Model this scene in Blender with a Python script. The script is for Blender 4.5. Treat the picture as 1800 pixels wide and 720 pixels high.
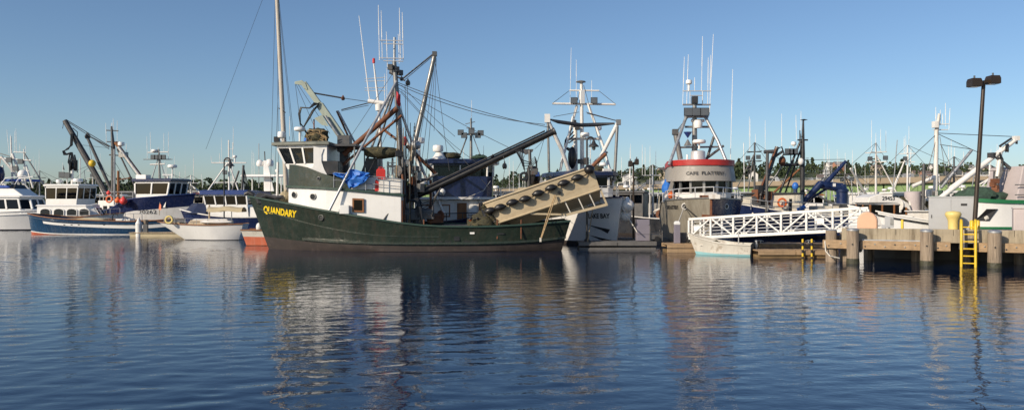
import bpy, bmesh, math, random
from mathutils import Vector as V, Matrix, noise as mnoise
R = math.radians
random.seed(7)
for o in list(bpy.data.objects): bpy.data.objects.remove(o)
S = bpy.context.scene
C = bpy.data.collections.new('harbour'); S.collection.children.link(C)

# ---------------------------------------------------------------- camera, sky, sun
FPX, CAMH, HORY = 1400.0, 2.7, 355.0          # focal length in photo pixels, eye height, horizon row
cd = bpy.data.cameras.new('camera'); cam = bpy.data.objects.new('camera', cd); C.objects.link(cam)
cd.sensor_width = 36; cd.lens = 36*FPX/1800; cd.shift_y = -5/1800
cd.clip_end = 6000; cd.clip_start = .1
cam.location = (0, 0, CAMH); cam.rotation_euler = (R(90), 0, 0)
S.camera = cam
SUN_AZ, SUN_EL = 50, 25                        # degrees left of straight behind the camera; height
sd = V((-math.sin(R(SUN_AZ))*math.cos(R(SUN_EL)), -math.cos(R(SUN_AZ))*math.cos(R(SUN_EL)), math.sin(R(SUN_EL))))
w = bpy.data.worlds.new('World'); S.world = w; w.use_nodes = True
nt = w.node_tree; bg = nt.nodes['Background']
sk = nt.nodes.new('ShaderNodeTexSky'); sk.sky_type = 'NISHITA'; sk.sun_disc = False
sk.sun_elevation = R(SUN_EL); sk.sun_rotation = math.atan2(sd.x, sd.y)
sk.air_density = .9; sk.dust_density = .6; sk.ozone_density = 4.0; sk.altitude = 0
nt.links.new(sk.outputs[0], bg.inputs[0]); bg.inputs[1].default_value = 0.113
ld = bpy.data.lights.new('sun', 'SUN'); ld.energy = 4.6; ld.angle = R(.5); ld.color = (1, .86, .68)
so = bpy.data.objects.new('sun', ld); C.objects.link(so)
so.rotation_euler = sd.to_track_quat('Z', 'Y').to_euler(); so.location = (-40, -30, 40)
S.view_settings.view_transform = 'Standard'; S.view_settings.look = 'None'
S.view_settings.exposure = 0.0; S.view_settings.gamma = 1; S.view_settings.use_curve_mapping = False

# ---------------------------------------------------------------- helpers
def W(px, py, d):                              # a photo pixel at a distance d along the view -> a place in metres
    return V(((px-900)/FPX*d, d, CAMH-(py-HORY)/FPX*d))
def lerp(a, b, t): return a+(b-a)*t
def curve(pts):                                # smooth 1-D interpolation through (u, value) pairs
    def f(u):
        if u <= pts[0][0]: return pts[0][1]
        if u >= pts[-1][0]: return pts[-1][1]
        for i in range(len(pts)-1):
            if pts[i][0] <= u <= pts[i+1][0]: break
        x0, y0 = pts[i]; x1, y1 = pts[i+1]; h = x1-x0
        sl = lambda a, b: (b[1]-a[1])/(b[0]-a[0])
        m0 = sl(pts[i-1], pts[i+1]) if i > 0 else sl(pts[i], pts[i+1])
        m1 = sl(pts[i], pts[i+2]) if i+2 < len(pts) else sl(pts[i], pts[i+1])
        t = (u-x0)/h
        return (2*t**3-3*t**2+1)*y0+(t**3-2*t**2+t)*h*m0+(-2*t**3+3*t**2)*y1+(t**3-t**2)*h*m1
    return f

ROOTM = {}
def tag(o, label=None, cat=None, group=None, kind=None):
    if label: o['label'] = label
    if cat: o['category'] = cat
    if group: o['group'] = group
    if kind: o['kind'] = kind
    return o
class Thing:                                   # an Empty at the thing's base; shapes are given in world metres
    def __init__(s, name, label, cat, loc, yaw=0, group=None, pitch=0, roll=0):
        o = bpy.data.objects.new(name, None); C.objects.link(o); o.empty_display_size = .3
        s.m = Matrix.Translation(loc) @ Matrix.Rotation(R(yaw), 4, 'Z') @ Matrix.Rotation(R(pitch), 4, 'Y') @ Matrix.Rotation(R(roll), 4, 'X')
        o.matrix_world = s.m; ROOTM[o.name] = s.m; s.o = o
        tag(o, label, cat, group)
    def L(s, x, y=None, z=None):               # local -> world
        return s.m @ (V(x) if y is None else V((x, y, z)))
    def Ls(s, pts): return [s.L(p) for p in pts]
class MB:
    def __init__(s): s.v = []; s.f = []; s.mi = []; s.cm = 0
    def add(s, vs, fs):
        k = len(s.v); s.v += [V(p) for p in vs]
        for f in fs: s.f.append([k+i for i in f]); s.mi.append(s.cm)
        return s
    def box(s, c, size, rz=0, m=None):
        x, y, z = [a/2 for a in size]
        M = m or (Matrix.Translation(c) @ Matrix.Rotation(R(rz), 4, 'Z'))
        if m: M = m @ Matrix.Translation(c)
        vs = [M @ V((i*x, j*y, k*z)) for k in (-1, 1) for j in (-1, 1) for i in (-1, 1)]
        return s.add(vs, [(0,2,3,1),(4,5,7,6),(0,1,5,4),(2,6,7,3),(0,4,6,2),(1,3,7,5)])
    def beam(s, a, b, w, h, up=V((0, 0, 1))):   # rectangular bar from a to b, w across, h along 'up'
        a, b = V(a), V(b); d = (b-a).normalized(); sd_ = d.cross(up)
        if sd_.length < 1e-4: sd_ = d.cross(V((1, 0, 0)))
        sd_.normalize(); u = sd_.cross(d)
        o = [sd_*(i*w/2)+u*(j*h/2) for i, j in ((-1,-1),(1,-1),(1,1),(-1,1))]
        return s.add([a+q for q in o]+[b+q for q in o], [(0,1,2,3),(7,6,5,4),(0,4,5,1),(1,5,6,2),(2,6,7,3),(3,7,4,0)])
    def tube(s, pts, r, n=6, cap=True):
        pts = [V(p) for p in pts]; m = len(pts)
        rs = list(r) if isinstance(r, (list, tuple)) else [r]*m
        if len(rs) == 2 and m > 2: rs = [lerp(rs[0], rs[1], i/(m-1)) for i in range(m)]
        t0 = (pts[1]-pts[0]).normalized()
        a = V((0, 0, 1)) if abs(t0.z) < .9 else V((1, 0, 0))
        u = t0.cross(a).normalized(); vs = []
        for i in range(m):
            t = (pts[min(i+1, m-1)]-pts[max(i-1, 0)]).normalized()
            u = (u-t*u.dot(t)).normalized(); v = t.cross(u)
            for k in range(n):
                an = 2*math.pi*k/n
                vs.append(pts[i]+(u*math.cos(an)+v*math.sin(an))*rs[i])
        fs = [(i*n+k, i*n+(k+1)%n, (i+1)*n+(k+1)%n, (i+1)*n+k) for i in range(m-1) for k in range(n)]
        if cap: fs += [tuple(range(n))[::-1], tuple(range((m-1)*n, m*n))]
        return s.add(vs, fs)
    def loft(s, rings, closed=True, cap=(True, True)):
        n = len(rings[0]); vs = [p for r in rings for p in r]
        e = n if closed else n-1
        fs = [(i*n+k, i*n+(k+1)%n, (i+1)*n+(k+1)%n, (i+1)*n+k) for i in range(len(rings)-1) for k in range(e)]
        if cap[0]: fs.append(tuple(range(n))[::-1])
        if cap[1]: fs.append(tuple(range((len(rings)-1)*n, len(rings)*n)))
        return s.add(vs, fs)
    def lathe(s, prof, c, n=12, M=None, cap=(True, True)):        # prof: (r, z) pairs about +z at c, or about the axis of M
        M = M or Matrix.Translation(c)
        return s.loft([[M @ V((r*math.cos(2*math.pi*k/n), r*math.sin(2*math.pi*k/n), z)) for k in range(n)] for r, z in prof], cap=cap)
    def ell(s, c, r, n=10, m=6, M=None):
        return s.lathe([], c) if False else s.loft([[ (M or Matrix()) @ V((r[0]*math.sin(p)*math.cos(2*math.pi*k/n), r[1]*math.sin(p)*math.sin(2*math.pi*k/n), r[2]*math.cos(p)))+V(c) for k in range(n)] for p in [math.pi*(i+.02)/(m+.04) for i in range(m+1)]])
    def build(s, name, mat, parent=None, label=None, smooth=None, kind=None, bevel=0, fix=True):
        o = parent.o if isinstance(parent, Thing) else parent
        M = ROOTM[o.name] if o else Matrix()
        inv = M.inverted()
        me = bpy.data.meshes.new(name)
        me.from_pydata([inv @ p for p in s.v], [], s.f)
        for m in (mat if isinstance(mat, (list, tuple)) else [mat]): me.materials.append(MAT[m])
        if s.cm: me.polygons.foreach_set('material_index', s.mi)
        if fix:
            bm = bmesh.new(); bm.from_mesh(me); bmesh.ops.recalc_face_normals(bm, faces=bm.faces); bm.to_mesh(me); bm.free()
        if smooth:
            me.shade_smooth(); me.set_sharp_from_angle(angle=R(smooth))
        ob = bpy.data.objects.new(name, me); C.objects.link(ob)
        if o: ob.parent = o; ROOTM[ob.name] = M
        if bevel:
            md = ob.modifiers.new('bevel', 'BEVEL'); md.width = bevel; md.segments = 2; md.limit_method = 'ANGLE'
        if label: ob['label'] = label
        if kind: ob['kind'] = kind
        return ob
def tube(T, name, pts, r, mat, n=6, sm=50): return MB().tube(pts, r, n).build(name, mat, T, smooth=sm if n > 5 else None)
def box(T, name, c, size, mat, rz=0, bevel=.015, label=None):
    o = T.o if isinstance(T, Thing) else T
    M = ROOTM[o.name]; yaw = math.degrees(M.to_euler().z) if o else 0
    return MB().box(c, size, rz=rz+yaw).build(name, mat, T, bevel=bevel, label=label)
def wire(T, a, b, r=.014, mat='wire', sag=0, name='stay'):
    a, b = V(a), V(b)
    pts = [a, b] if not sag else [lerp(a, b, i/8)-V((0, 0, sag*4*(i/8)*(1-i/8))) for i in range(9)]
    return MB().tube(pts, r, 4).build(name, mat, T)
def whip(T, p, h, lean=(0, 0), r=.02, mat='white_gloss'):
    p = V(p); q = p+V((lean[0], lean[1], h))
    return MB().tube([p, lerp(p, q, .45), lerp(p, q, .46), q], [r*.8, r*.7, r*1.1, r*.55], 5).build('whip_antenna', mat, T)
def text_geo(txt, size, shear=0, bold=0, space=1, width=None):
    cu = bpy.data.curves.new('t', 'FONT'); cu.body = txt; cu.size = size; cu.shear = shear; cu.offset = bold; cu.space_character = space
    cu.align_x = 'CENTER'; cu.resolution_u = 3
    ob = bpy.data.objects.new('t', cu); C.objects.link(ob)
    dg = bpy.context.evaluated_depsgraph_get(); me = ob.evaluated_get(dg).to_mesh()
    r = [v.co.copy() for v in me.vertices], [tuple(p.vertices) for p in me.polygons]
    bpy.data.objects.remove(ob); bpy.data.curves.remove(cu)
    if width:
        x0 = min(v.x for v in r[0]); x1 = max(v.x for v in r[0])
        for v in r[0]: v.x = (v.x-(x0+x1)/2)*width/(x1-x0)
    return r
def text_on(T, txt, size, fn, mat, name='lettering', **k):   # fn maps the flat (x, y) of the lettering to the surface
    vs, fs = text_geo(txt, size, **k)
    return MB().add([fn(v.x, v.y) for v in vs], fs).build(name, mat, T, fix=False)

# ---------------------------------------------------------------- materials
MAT = {}
def new_mat(name):
    m = bpy.data.materials.new(name); m.use_nodes = True; MAT[name] = m
    n = m.node_tree; return m, n, n.nodes, n.links, n.nodes['Principled BSDF']
def sc(c, k): return (min(1, c[0]*k), min(1, c[1]*k), min(1, c[2]*k), 1)
def nz(N, Lk, co, scale, detail=5, rough=.55, mp=None):
    t = N.new('ShaderNodeTexNoise'); t.inputs['Scale'].default_value = scale; t.inputs['Detail'].default_value = detail; t.inputs['Roughness'].default_value = rough
    if mp:
        m = N.new('ShaderNodeMapping'); m.inputs['Scale'].default_value = mp; Lk.new(co, m.inputs[0]); co = m.outputs[0]
    Lk.new(co, t.inputs['Vector']); return t.outputs['Fac']
def rng(N, Lk, x, a, b, c=0, d=1):
    t = N.new('ShaderNodeMapRange'); Lk.new(x, t.inputs[0])
    for i, q in enumerate((a, b, c, d)): t.inputs[i+1].default_value = q
    return t.outputs[0]
def mix(N, Lk, f, a, b):
    t = N.new('ShaderNodeMix'); t.data_type = 'RGBA'
    Lk.new(f, t.inputs[0])
    for s_, q in ((6, a), (7, b)):
        if hasattr(q, 'links'): Lk.new(q, t.inputs[s_])
        else: t.inputs[s_].default_value = q
    return t.outputs[2]
def pm(name, col, rough=.5, metal=0, var=.12, vs=1.5, streak=0, scol=(.16, .09, .05), bump=0, bs=8, mp=None, smp=(2.5, 2.5, .22), spot=0, pcol=(.2, .08, .03), blotch=3.0, bdist=.05):
    m, n, N, Lk, B = new_mat(name)
    co = N.new('ShaderNodeTexCoord').outputs['Object']
    f = rng(N, Lk, nz(N, Lk, co, vs, 6, .6, mp), .3, .7)
    c = mix(N, Lk, f, sc(col, 1-var), sc(col, 1+var))
    if streak:
        s_ = rng(N, Lk, nz(N, Lk, co, 1.6, 6, .65, smp), .48, .75, 0, streak)
        c = mix(N, Lk, s_, c, sc(scol, 1))
    if spot:
        s_ = rng(N, Lk, nz(N, Lk, co, blotch, 7, .7), .56, .66, 0, spot)
        c = mix(N, Lk, s_, c, sc(pcol, 1))
    Lk.new(c, B.inputs['Base Color'])
    r = rng(N, Lk, nz(N, Lk, co, 4, 4), .3, .7, max(.03, rough-.12), min(1, rough+.12)); Lk.new(r, B.inputs['Roughness'])
    B.inputs['Metallic'].default_value = metal
    if bump:
        b = N.new('ShaderNodeBump'); b.inputs['Strength'].default_value = bump; b.inputs['Distance'].default_value = bdist
        Lk.new(nz(N, Lk, co, bs, 5, .6, mp), b.inputs['Height']); Lk.new(b.outputs[0], B.inputs['Normal'])
    return m
def glass(name, tint, gloss=.06):
    m, n, N, Lk, B = new_mat(name)
    N.remove(B); out = N['Material Output']
    t = N.new('ShaderNodeBsdfTransparent'); t.inputs[0].default_value = (*tint, 1)
    g = N.new('ShaderNodeBsdfGlossy'); g.inputs['Roughness'].default_value = gloss; g.inputs[0].default_value = (.9, .92, .95, 1)
    fr = N.new('ShaderNodeFresnel'); fr.inputs[0].default_value = 1.36
    x = N.new('ShaderNodeMixShader'); Lk.new(fr.outputs[0], x.inputs[0]); Lk.new(t.outputs[0], x.inputs[1]); Lk.new(g.outputs[0], x.inputs[2])
    Lk.new(x.outputs[0], out.inputs[0])
glass('glass', (.3, .33, .33)); glass('glass_dark', (.06, .07, .075))
W_ = (.78, .76, .72)
pm('white', W_, .42, var=.05, streak=.35, scol=(.42, .35, .26))
pm('white_clean', (.8, .79, .76), .35, var=.04, streak=.12, scol=(.45, .4, .33))
pm('white_gloss', (.82, .81, .78), .3, var=.03)
pm('white_rusty', (.7, .68, .63), .5, var=.08, streak=.55, scol=(.3, .18, .1), spot=.5)
pm('cream', (.68, .62, .5), .5, var=.08, streak=.35, scol=(.4, .3, .18))
pm('hull_green', (.026, .038, .028), .24, var=.22, vs=.8, streak=.55, scol=(.075, .06, .045), bump=.8, bs=.6, bdist=.085, spot=.35, pcol=(.06, .05, .038), blotch=2.2)
pm('trim_green', (.03, .06, .045), .35, var=.15)
pm('roof_green', (.16, .17, .14), .55, var=.15)
pm('bottom_red', (.038, .029, .026), .75, var=.3, vs=2, streak=.6, scol=(.03, .025, .022), spot=.5, pcol=(.09, .065, .055))
pm('bottom_orange', (.42, .1, .05), .6, var=.15, streak=.3, scol=(.5, .3, .2))
pm('orange_hull', (.55, .13, .06), .5, var=.12, streak=.4, scol=(.6, .35, .25))
pm('navy', (.012, .022, .075), .25, var=.2, streak=.2, scol=(.06, .06, .08), bump=.15, bs=1.2)
pm('blue_paint', (.02, .05, .2), .35, var=.15, streak=.15, scol=(.1, .1, .15))
pm('hull_teal', (.012, .045, .1), .25, var=.15, streak=.25, scol=(.08, .08, .09), bump=.2, bs=1.2)
pm('hull_grey', (.26, .24, .195), .45, var=.15, vs=.8, streak=.6, scol=(.09, .065, .045), bump=.3, bs=1)
pm('house_grey', (.3, .28, .25), .5, var=.06, streak=.25, scol=(.2, .17, .14))
pm('hull_dark', (.025, .028, .035), .35, var=.2, streak=.3, scol=(.07, .06, .05))
pm('red_paint', (.42, .03, .025), .4, var=.12)
pm('red_plastic', (.62, .04, .03), .35, var=.06)
pm('orange', (.75, .16, .04), .4, var=.08)
pm('buoy_red', (.75, .07, .06), .35, var=.08)
pm('yellow', (.75, .5, .03), .4, var=.06, streak=.15, scol=(.5, .32, .05))
pm('yellow_letter', (.82, .58, .02), .5, var=.05)
pm('black_letter', (.02, .02, .022), .5, var=.1)
pm('pale_yellow', (.74, .58, .2), .45, var=.06, streak=.15, scol=(.5, .38, .15))
pm('black', (.015, .015, .016), .4, var=.3)
pm('black_rubber', (.018, .017, .017), .32, var=.25)
pm('black_steel', (.03, .03, .032), .4, var=.3, vs=3, spot=.4, pcol=(.1, .06, .04))
pm('steel', (.26, .26, .25), .42, .5, var=.2, vs=3, spot=.45, pcol=(.16, .09, .05))
pm('steel_dark', (.1, .1, .1), .5, .3, var=.3, vs=3, spot=.6, pcol=(.12, .06, .03))
pm('galvanised', (.4, .41, .42), .4, .5, var=.15, vs=4)
pm('aluminium', (.66, .66, .65), .38, .35, var=.08, vs=3)
pm('aluminium_paint', (.74, .73, .7), .4, 0, var=.05, streak=.1, scol=(.4, .35, .3))
pm('rust', (.17, .065, .03), .75, 0, var=.35, vs=4, spot=.5, pcol=(.08, .04, .03))
pm('crane_green', (.36, .41, .34), .45, 0, var=.1, streak=.3, scol=(.2, .15, .1))
pm('crane_blue', (.012, .025, .085), .35, 0, var=.15)
pm('grey_paint', (.4, .41, .42), .45, 0, var=.05, streak=.12, scol=(.3, .28, .25))
pm('deck_grey', (.2, .2, .19), .7, var=.2)
pm('wood_trim', (.24, .1, .035), .45, var=.25, vs=5, mp=(1, 1, .2))
pm('wood_pole', (.42, .32, .2), .5, var=.2, vs=4, mp=(3, 3, .3))
pm('net', (.06, .055, .03), .95, var=.5, vs=7, bump=1, bs=22, spot=.8, pcol=(.2, .15, .05), blotch=9)
pm('net_green', (.045, .085, .06), .95, var=.5, vs=6, bump=1, bs=20)
pm('tarp_blue', (.03, .16, .55), .5, var=.15, vs=4, bump=.6, bs=4)
pm('tarp_navy', (.01, .02, .06), .7, var=.2, bump=.6, bs=4)
pm('canvas', (.5, .42, .27), .85, var=.1, bump=.4, bs=5)
pm('canvas_blue', (.03, .08, .33), .7, var=.12, bump=.3, bs=5)
pm('rope', (.42, .3, .16), .9, var=.3, vs=12)
pm('rope_white', (.6, .57, .5), .9, var=.2, vs=12)
pm('wire', (.1, .1, .1), .5, .4, var=.2)
pm('hose', (.02, .022, .025), .45, var=.2)
pm('skiff_tan', (.5, .41, .27), .5, var=.1, vs=1, streak=.45, scol=(.26, .17, .09), smp=(.6, 2.5, 2.5), spot=.25, pcol=(.25, .16, .08), blotch=2, bump=.2, bs=1.5)
pm('skiff_teal', (.28, .55, .58), .5, var=.12, streak=.4, scol=(.4, .42, .38))
pm('skiff_white', (.6, .57, .5), .5, var=.1, spot=.7, pcol=(.3, .24, .17), blotch=2.5, streak=.3, scol=(.3, .22, .15))
pm('peach', (.7, .42, .27), .5, var=.05, streak=.12, scol=(.6, .35, .22))
pm('pinkish', (.5, .44, .43), .6, var=.06)
pm('purple_grey', (.22, .2, .24), .6, var=.08)
pm('flag_red', (.55, .05, .06), .8, var=.1)
pm('lamp_bronze', (.05, .035, .025), .4, .3, var=.15)
pm('mast_pale', (.5, .45, .38), .5, var=.12, vs=4, mp=(3, 3, .3), streak=.3, scol=(.3, .24, .17))
pm('lens', (.11, .12, .13), .15, 0, var=.1)
pm('timber', (.38, .26, .15), .75, var=.22, vs=3, mp=(.4, 3, 3), bump=.4, bs=6, streak=.4, scol=(.13, .09, .055))
pm('algae', (.05, .048, .028), .6, var=.4, vs=5, bump=.8, bs=9)
pm('timber_wet', (.2, .13, .06), .6, var=.3, vs=3, mp=(.5, .5, 3), bump=.4, bs=5, spot=.6, pcol=(.08, .09, .03))
pm('pile', (.3, .235, .17), .85, var=.4, vs=3, mp=(4, 4, .35), bump=.8, bs=5, streak=.5, scol=(.1, .075, .055))
pm('concrete', (.37, .315, .225), .85, var=.15, vs=1.2, streak=1.0, scol=(.1, .075, .045), smp=(3.2, 3.2, .25), spot=.3, pcol=(.2, .16, .1), blotch=1.5, bump=.25, bs=12)
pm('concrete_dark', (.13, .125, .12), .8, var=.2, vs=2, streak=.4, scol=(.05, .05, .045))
pm('bridge_concrete', (.3, .24, .165), .8, var=.12, vs=.3, streak=.3, scol=(.2, .15, .1))
pm('bridge_green', (.2, .29, .12), .7, var=.12, vs=.2)
pm('bark', (.1, .07, .05), .9, var=.3)
pm('roof_tile', (.14, .11, .1), .8, var=.2); pm('roof_grey', (.2, .2, .2), .8, var=.2)
pm('wall_white', (.72, .7, .66), .7, var=.05); pm('wall_beige', (.5, .42, .32), .7, var=.08); pm('wall_brick', (.4, .2, .13), .8, var=.12); pm('wall_blue', (.3, .36, .42), .7, var=.08)
pm('magenta', (.3, .02, .06), .6, var=.1)
pm('window_dark', (.02, .024, .028), .15, var=.1); MAT['window_dark'].node_tree.nodes['Principled BSDF'].inputs['Specular IOR Level'].default_value = .2
pm('car_red', (.35, .04, .03), .3, var=.05); pm('car_silver', (.5, .5, .5), .3, var=.05)
pm('flesh', (.5, .3, .22), .6, var=.05)
# foliage seen from far off
m, n, N, Lk, B = new_mat('foliage')
co = N.new('ShaderNodeNewGeometry').outputs['Position']
c1 = mix(N, Lk, rng(N, Lk, nz(N, Lk, co, .06, 3), .35, .65), (.022, .045, .018, 1), (.075, .095, .03, 1))
c2 = mix(N, Lk, rng(N, Lk, nz(N, Lk, co, .5, 4), .35, .7, 0, .6), c1, (.03, .05, .025, 1))
Lk.new(c2, B.inputs['Base Color']); B.inputs['Roughness'].default_value = .8
m, n, N, Lk, B = new_mat('hill_ground')
co = N.new('ShaderNodeNewGeometry').outputs['Position']
Lk.new(mix(N, Lk, rng(N, Lk, nz(N, Lk, co, .03, 5), .4, .6), (.03, .05, .02, 1), (.11, .12, .06, 1)), B.inputs['Base Color']); B.inputs['Roughness'].default_value = .9
# harbour water: mirror-like sheet with two trains of ripples
m, n, N, Lk, B = new_mat('water')
co = N.new('ShaderNodeNewGeometry').outputs['Position']
B.inputs['Base Color'].default_value = (.002, .012, .038, 1); B.inputs['Roughness'].default_value = .01; B.inputs['IOR'].default_value = 1.4; B.inputs['Specular Tint'].default_value = (.84, .93, 1, 1)
a = nz(N, Lk, co, .8, 2, .5, (.5, 1.0, 1)); b = nz(N, Lk, co, 5.5, 2, .55, (.6, 1.0, 1)); c = nz(N, Lk, co, .05, 2, .5, (.5, 1, 1))
e = nz(N, Lk, co, 13, 2, .5, (.7, 1.0, 1))
cm = rng(N, Lk, c, .38, .62, .45, 1.25)
def vmath(op, x, y):
    t = N.new('ShaderNodeMath'); t.operation = op
    for i, q in enumerate((x, y)):
        if hasattr(q, 'links'): Lk.new(q, t.inputs[i])
        else: t.inputs[i].default_value = q
    return t.outputs[0]
h = vmath('ADD', vmath('MULTIPLY', a, .0), vmath('MULTIPLY', cm, vmath('ADD', vmath('MULTIPLY', b, .015), vmath('MULTIPLY', e, .007))))
bp = N.new('ShaderNodeBump'); bp.inputs['Strength'].default_value = 1; bp.inputs['Distance'].default_value = .38
Lk.new(h, bp.inputs['Height']); Lk.new(bp.outputs[0], B.inputs['Normal'])
# ---------------------------------------------------------------- the setting
import numpy as np
def steps(segs):
    out = [segs[0][0]]
    for a, b, s0, s1 in segs:
        x = a
        while x < b-1e-6:
            x = min(b, x+s0+(s1-s0)*(x-a)/(b-a)); out.append(x)
    return np.array(out)
half = steps([(0, 26, .12, .12), (26, 62, .16, .3), (62, 120, .5, 8), (120, 2520, 60, 400)])
gx = np.concatenate([-half[::-1][:-1], half]); gy = steps([(-60, 0, 20, 10), (0, 7, 1, .2), (7, 22, .06, .08), (22, 50, .09, .13), (50, 95, .14, .3), (95, 150, .5, 6), (150, 900, 30, 60)])
GX, GY = np.meshgrid(gx, gy); GZ = np.zeros_like(GX); wr = np.random.RandomState(5)
fade = np.clip((120-np.abs(GX))/50, 0, 1)*np.clip((130-GY)/50, 0, 1)*np.clip((GY-2)/5, 0, 1)
patch = .75+.3*np.sin(GX*.11+GY*.045+.6)*np.sin(GY*.13-GX*.03)+.18*np.sin(GX*.31-GY*.27)
NW, SLOPE = 56, .032
for i in range(NW):
    lam = .27*(1.05/.27)**(i/(NW-1)); th = R(-65+wr.normal(0, 48)); k = 2*math.pi/lam
    amp = SLOPE*math.sqrt(2/NW)/k
    loc = np.clip((lam*150-GY)/(lam*60), 0, 1) if lam < .9 else 1
    GZ += amp*loc*np.sin(k*(math.cos(th)*GX+math.sin(th)*GY)+wr.uniform(0, 6.28)+.7*np.sin(GX*.37+i)+.5*np.sin(GY*.29+2*i))
GZ *= fade*patch
nr, nc = GX.shape
wm = bpy.data.meshes.new('water'); wm.vertices.add(nr*nc); wm.vertices.foreach_set('co', np.stack([GX, GY, GZ], -1).astype(np.float32).ravel())
ii = (np.arange(nr-1)[:, None]*nc+np.arange(nc-1)[None, :]).ravel()
q = np.stack([ii, ii+1, ii+nc+1, ii+nc], -1).astype(np.int32)
wm.loops.add(q.size); wm.loops.foreach_set('vertex_index', q.ravel()); wm.polygons.add(len(q)); wm.polygons.foreach_set('loop_start', np.arange(0, q.size, 4, dtype=np.int32))
wm.update(calc_edges=True); wm.shade_smooth(); wm.materials.append(MAT['water'])
o = bpy.data.objects.new('water', wm); C.objects.link(o); o['kind'] = 'structure'
# far shore: low ground rising to a wooded ridge
rid = curve([(-900, 12), (-500, 13), (-250, 13), (-100, 15), (0, 19), (110, 27), (200, 30), (300, 33), (420, 31), (560, 27), (900, 22)])
def hz(x, y):
    t = max(0, min(1, (y-560)/260)); t = t*t*(3-2*t)
    return 1.2+(rid(x)-1.2)*t+2.2*t*mnoise.noise(V((x*.02, y*.02, 0)))
xs = [-2500+50*i for i in range(101)]; ys = [470, 500, 540, 570, 600, 630, 660, 700, 740, 780, 820, 860, 900, 1000]
mb = MB(); mb.loft([[V((x, y, -1.5 if y == 470 else hz(x, y))) for x in xs] for y in ys], closed=False, cap=(False, False))
mb.build('far_shore', 'hill_ground', smooth=60, kind='structure')
# the wood on it, one mass
mb = MB(); rg = random.Random(3)
for i in range(2500):
    y = rg.choice([rg.uniform(500, 620), rg.uniform(600, 880), rg.uniform(740, 880)])
    x = rg.uniform(-.72, .72)*y
    z = hz(x, y); hgt = (.62 if y < 680 else 1)*rg.uniform(5.5, 10.5)*(1 if rg.random() < .86 else 1.5); rad = hgt*rg.uniform(.28, .48)
    con = rg.random() < .35
    for k in range(64):
        t = rg.random()**.8; a_ = rg.uniform(0, 6.28)
        rr = rad*(1.02-t if con else math.sqrt(max(.02, 1-(2*t-1)**2)))*rg.uniform(.55, 1.05)
        p = V((x+rr*math.cos(a_), y+rr*math.sin(a_), z+hgt*(-.04+1.0*t)))
        s_ = hgt*rg.uniform(.05, .1)
        e1 = V((rg.gauss(0, 1), rg.gauss(0, 1), rg.gauss(0, 1))).normalized()*s_; e2 = e1.cross(V((rg.gauss(0, 1), rg.gauss(0, 1), rg.gauss(0, 1)))).normalized()*s_
        mb.add([p-e1-e2*.6, p+e1*.8-e2, p+e1+e2*.7, p-e1*.7+e2], [(0, 1, 2, 3)])
o = mb.build('far_wood', 'foliage', fix=False); tag(o, 'mass of dark green trees along the far hillside', 'woodland', kind='stuff')
# houses on the hillside
HG = 'houses on the far hillside'
cols = ['wall_white', 'wall_white', 'wall_beige', 'wall_beige', 'wall_blue', 'wall_brick']
cn = {'wall_white': 'white', 'wall_beige': 'beige', 'wall_blue': 'blue grey', 'wall_brick': 'brick red'}
rg = random.Random(11)
for i in range(80):
    y = rg.uniform(600, 790); x = (rg.uniform(1090, 1830)-900)/FPX*y
    if i < 10: x = (rg.uniform(840, 1000)-900)/FPX*y
    z = hz(x, y)+2.2; col = rg.choice(cols); roof = rg.choice(['roof_tile', 'roof_grey'])
    ww, dd, hh = rg.uniform(5, 9), rg.uniform(5, 8), rg.uniform(4, 6.5); rz = rg.choice([0, 0, 90])+rg.uniform(-15, 15)
    T = Thing('house', '%s house with %s gabled roof among the hillside trees' % (cn[col], 'brown' if roof == 'roof_tile' else 'grey'), 'house', (x, y, z), rz, HG)
    f = lambda a, b, c: T.L(a*ww/2, b*dd/2, c)
    pk = hh+rg.uniform(1.8, 3)
    MB().add([f(-1,-1,-3), f(1,-1,-3), f(1,1,-3), f(-1,1,-3), f(-1,-1,hh), f(1,-1,hh), f(1,1,hh), f(-1,1,hh), f(-1,0,pk), f(1,0,pk)],
             [(0,1,5,4), (1,2,6,9,5), (2,3,7,6), (3,0,4,8,7)]).build('wall', col, T)
    MB().loft([[f(a, -1.1, hh-.3), f(a, 0, pk+.1), f(a, 1.1, hh-.3), f(a, 1.1, hh), f(a, 0, pk+.5), f(a, -1.1, hh)] for a in (-1.08, 1.08)]).build('roof', roof, T)
    for k in range(3):
        MB().box(T.L((-.6+.6*k)*ww/2, -dd/2-.05, hh*.6), (1.3, .12, 1.6), rz=rz).build('window', 'window_dark', T)
# road bridge on green girders, coming nearer to the right
A, B_ = V((-70, 520, 0)), V((190, 70, 0))
def br(t, off=0, z=0):
    dr = (V((115, 200, 0))-V((0, 402, 0))).normalized(); nrm = V((-dr.y, dr.x, 0))
    return V((0, 402, 0))+dr*t+nrm*off+V((0, 0, z))
T = Thing('road_bridge', 'long road bridge with tan concrete deck on pale green steel girders', 'bridge', br(120))
def span(name, t0, t1, o0, o1, z0, z1, mat): 
    MB().add([br(t, o_, z) for z in (z0, z1) for o_ in (o0, o1) for t in (t0, t1)], [(0,1,3,2),(4,6,7,5),(0,4,5,1),(2,3,7,6),(0,2,6,4),(1,5,7,3)]).build(name, mat, T)
span('deck', -160, 270, -6, 6, 7.6, 8.3, 'bridge_concrete')
for s_ in (-1, 1):
    for k in range(14): span('parapet', -160+k*31, -129.4+k*31, s_*6-.2+.0, s_*6+.2, 8.0 if s_ > 0 else 7.75, 9.2, 'bridge_concrete')
    span('hand_rail', -160, 270, s_*6-.06, s_*6+.06, 9.75, 9.85, 'galvanised')
    for k in range(72): 
        t = -160+k*6
        if s_ > 0 or True: MB().beam(br(t, s_*6, 9.3), br(t, s_*6, 9.8), .12, .12).build('rail_post', 'galvanised', T)
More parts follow.
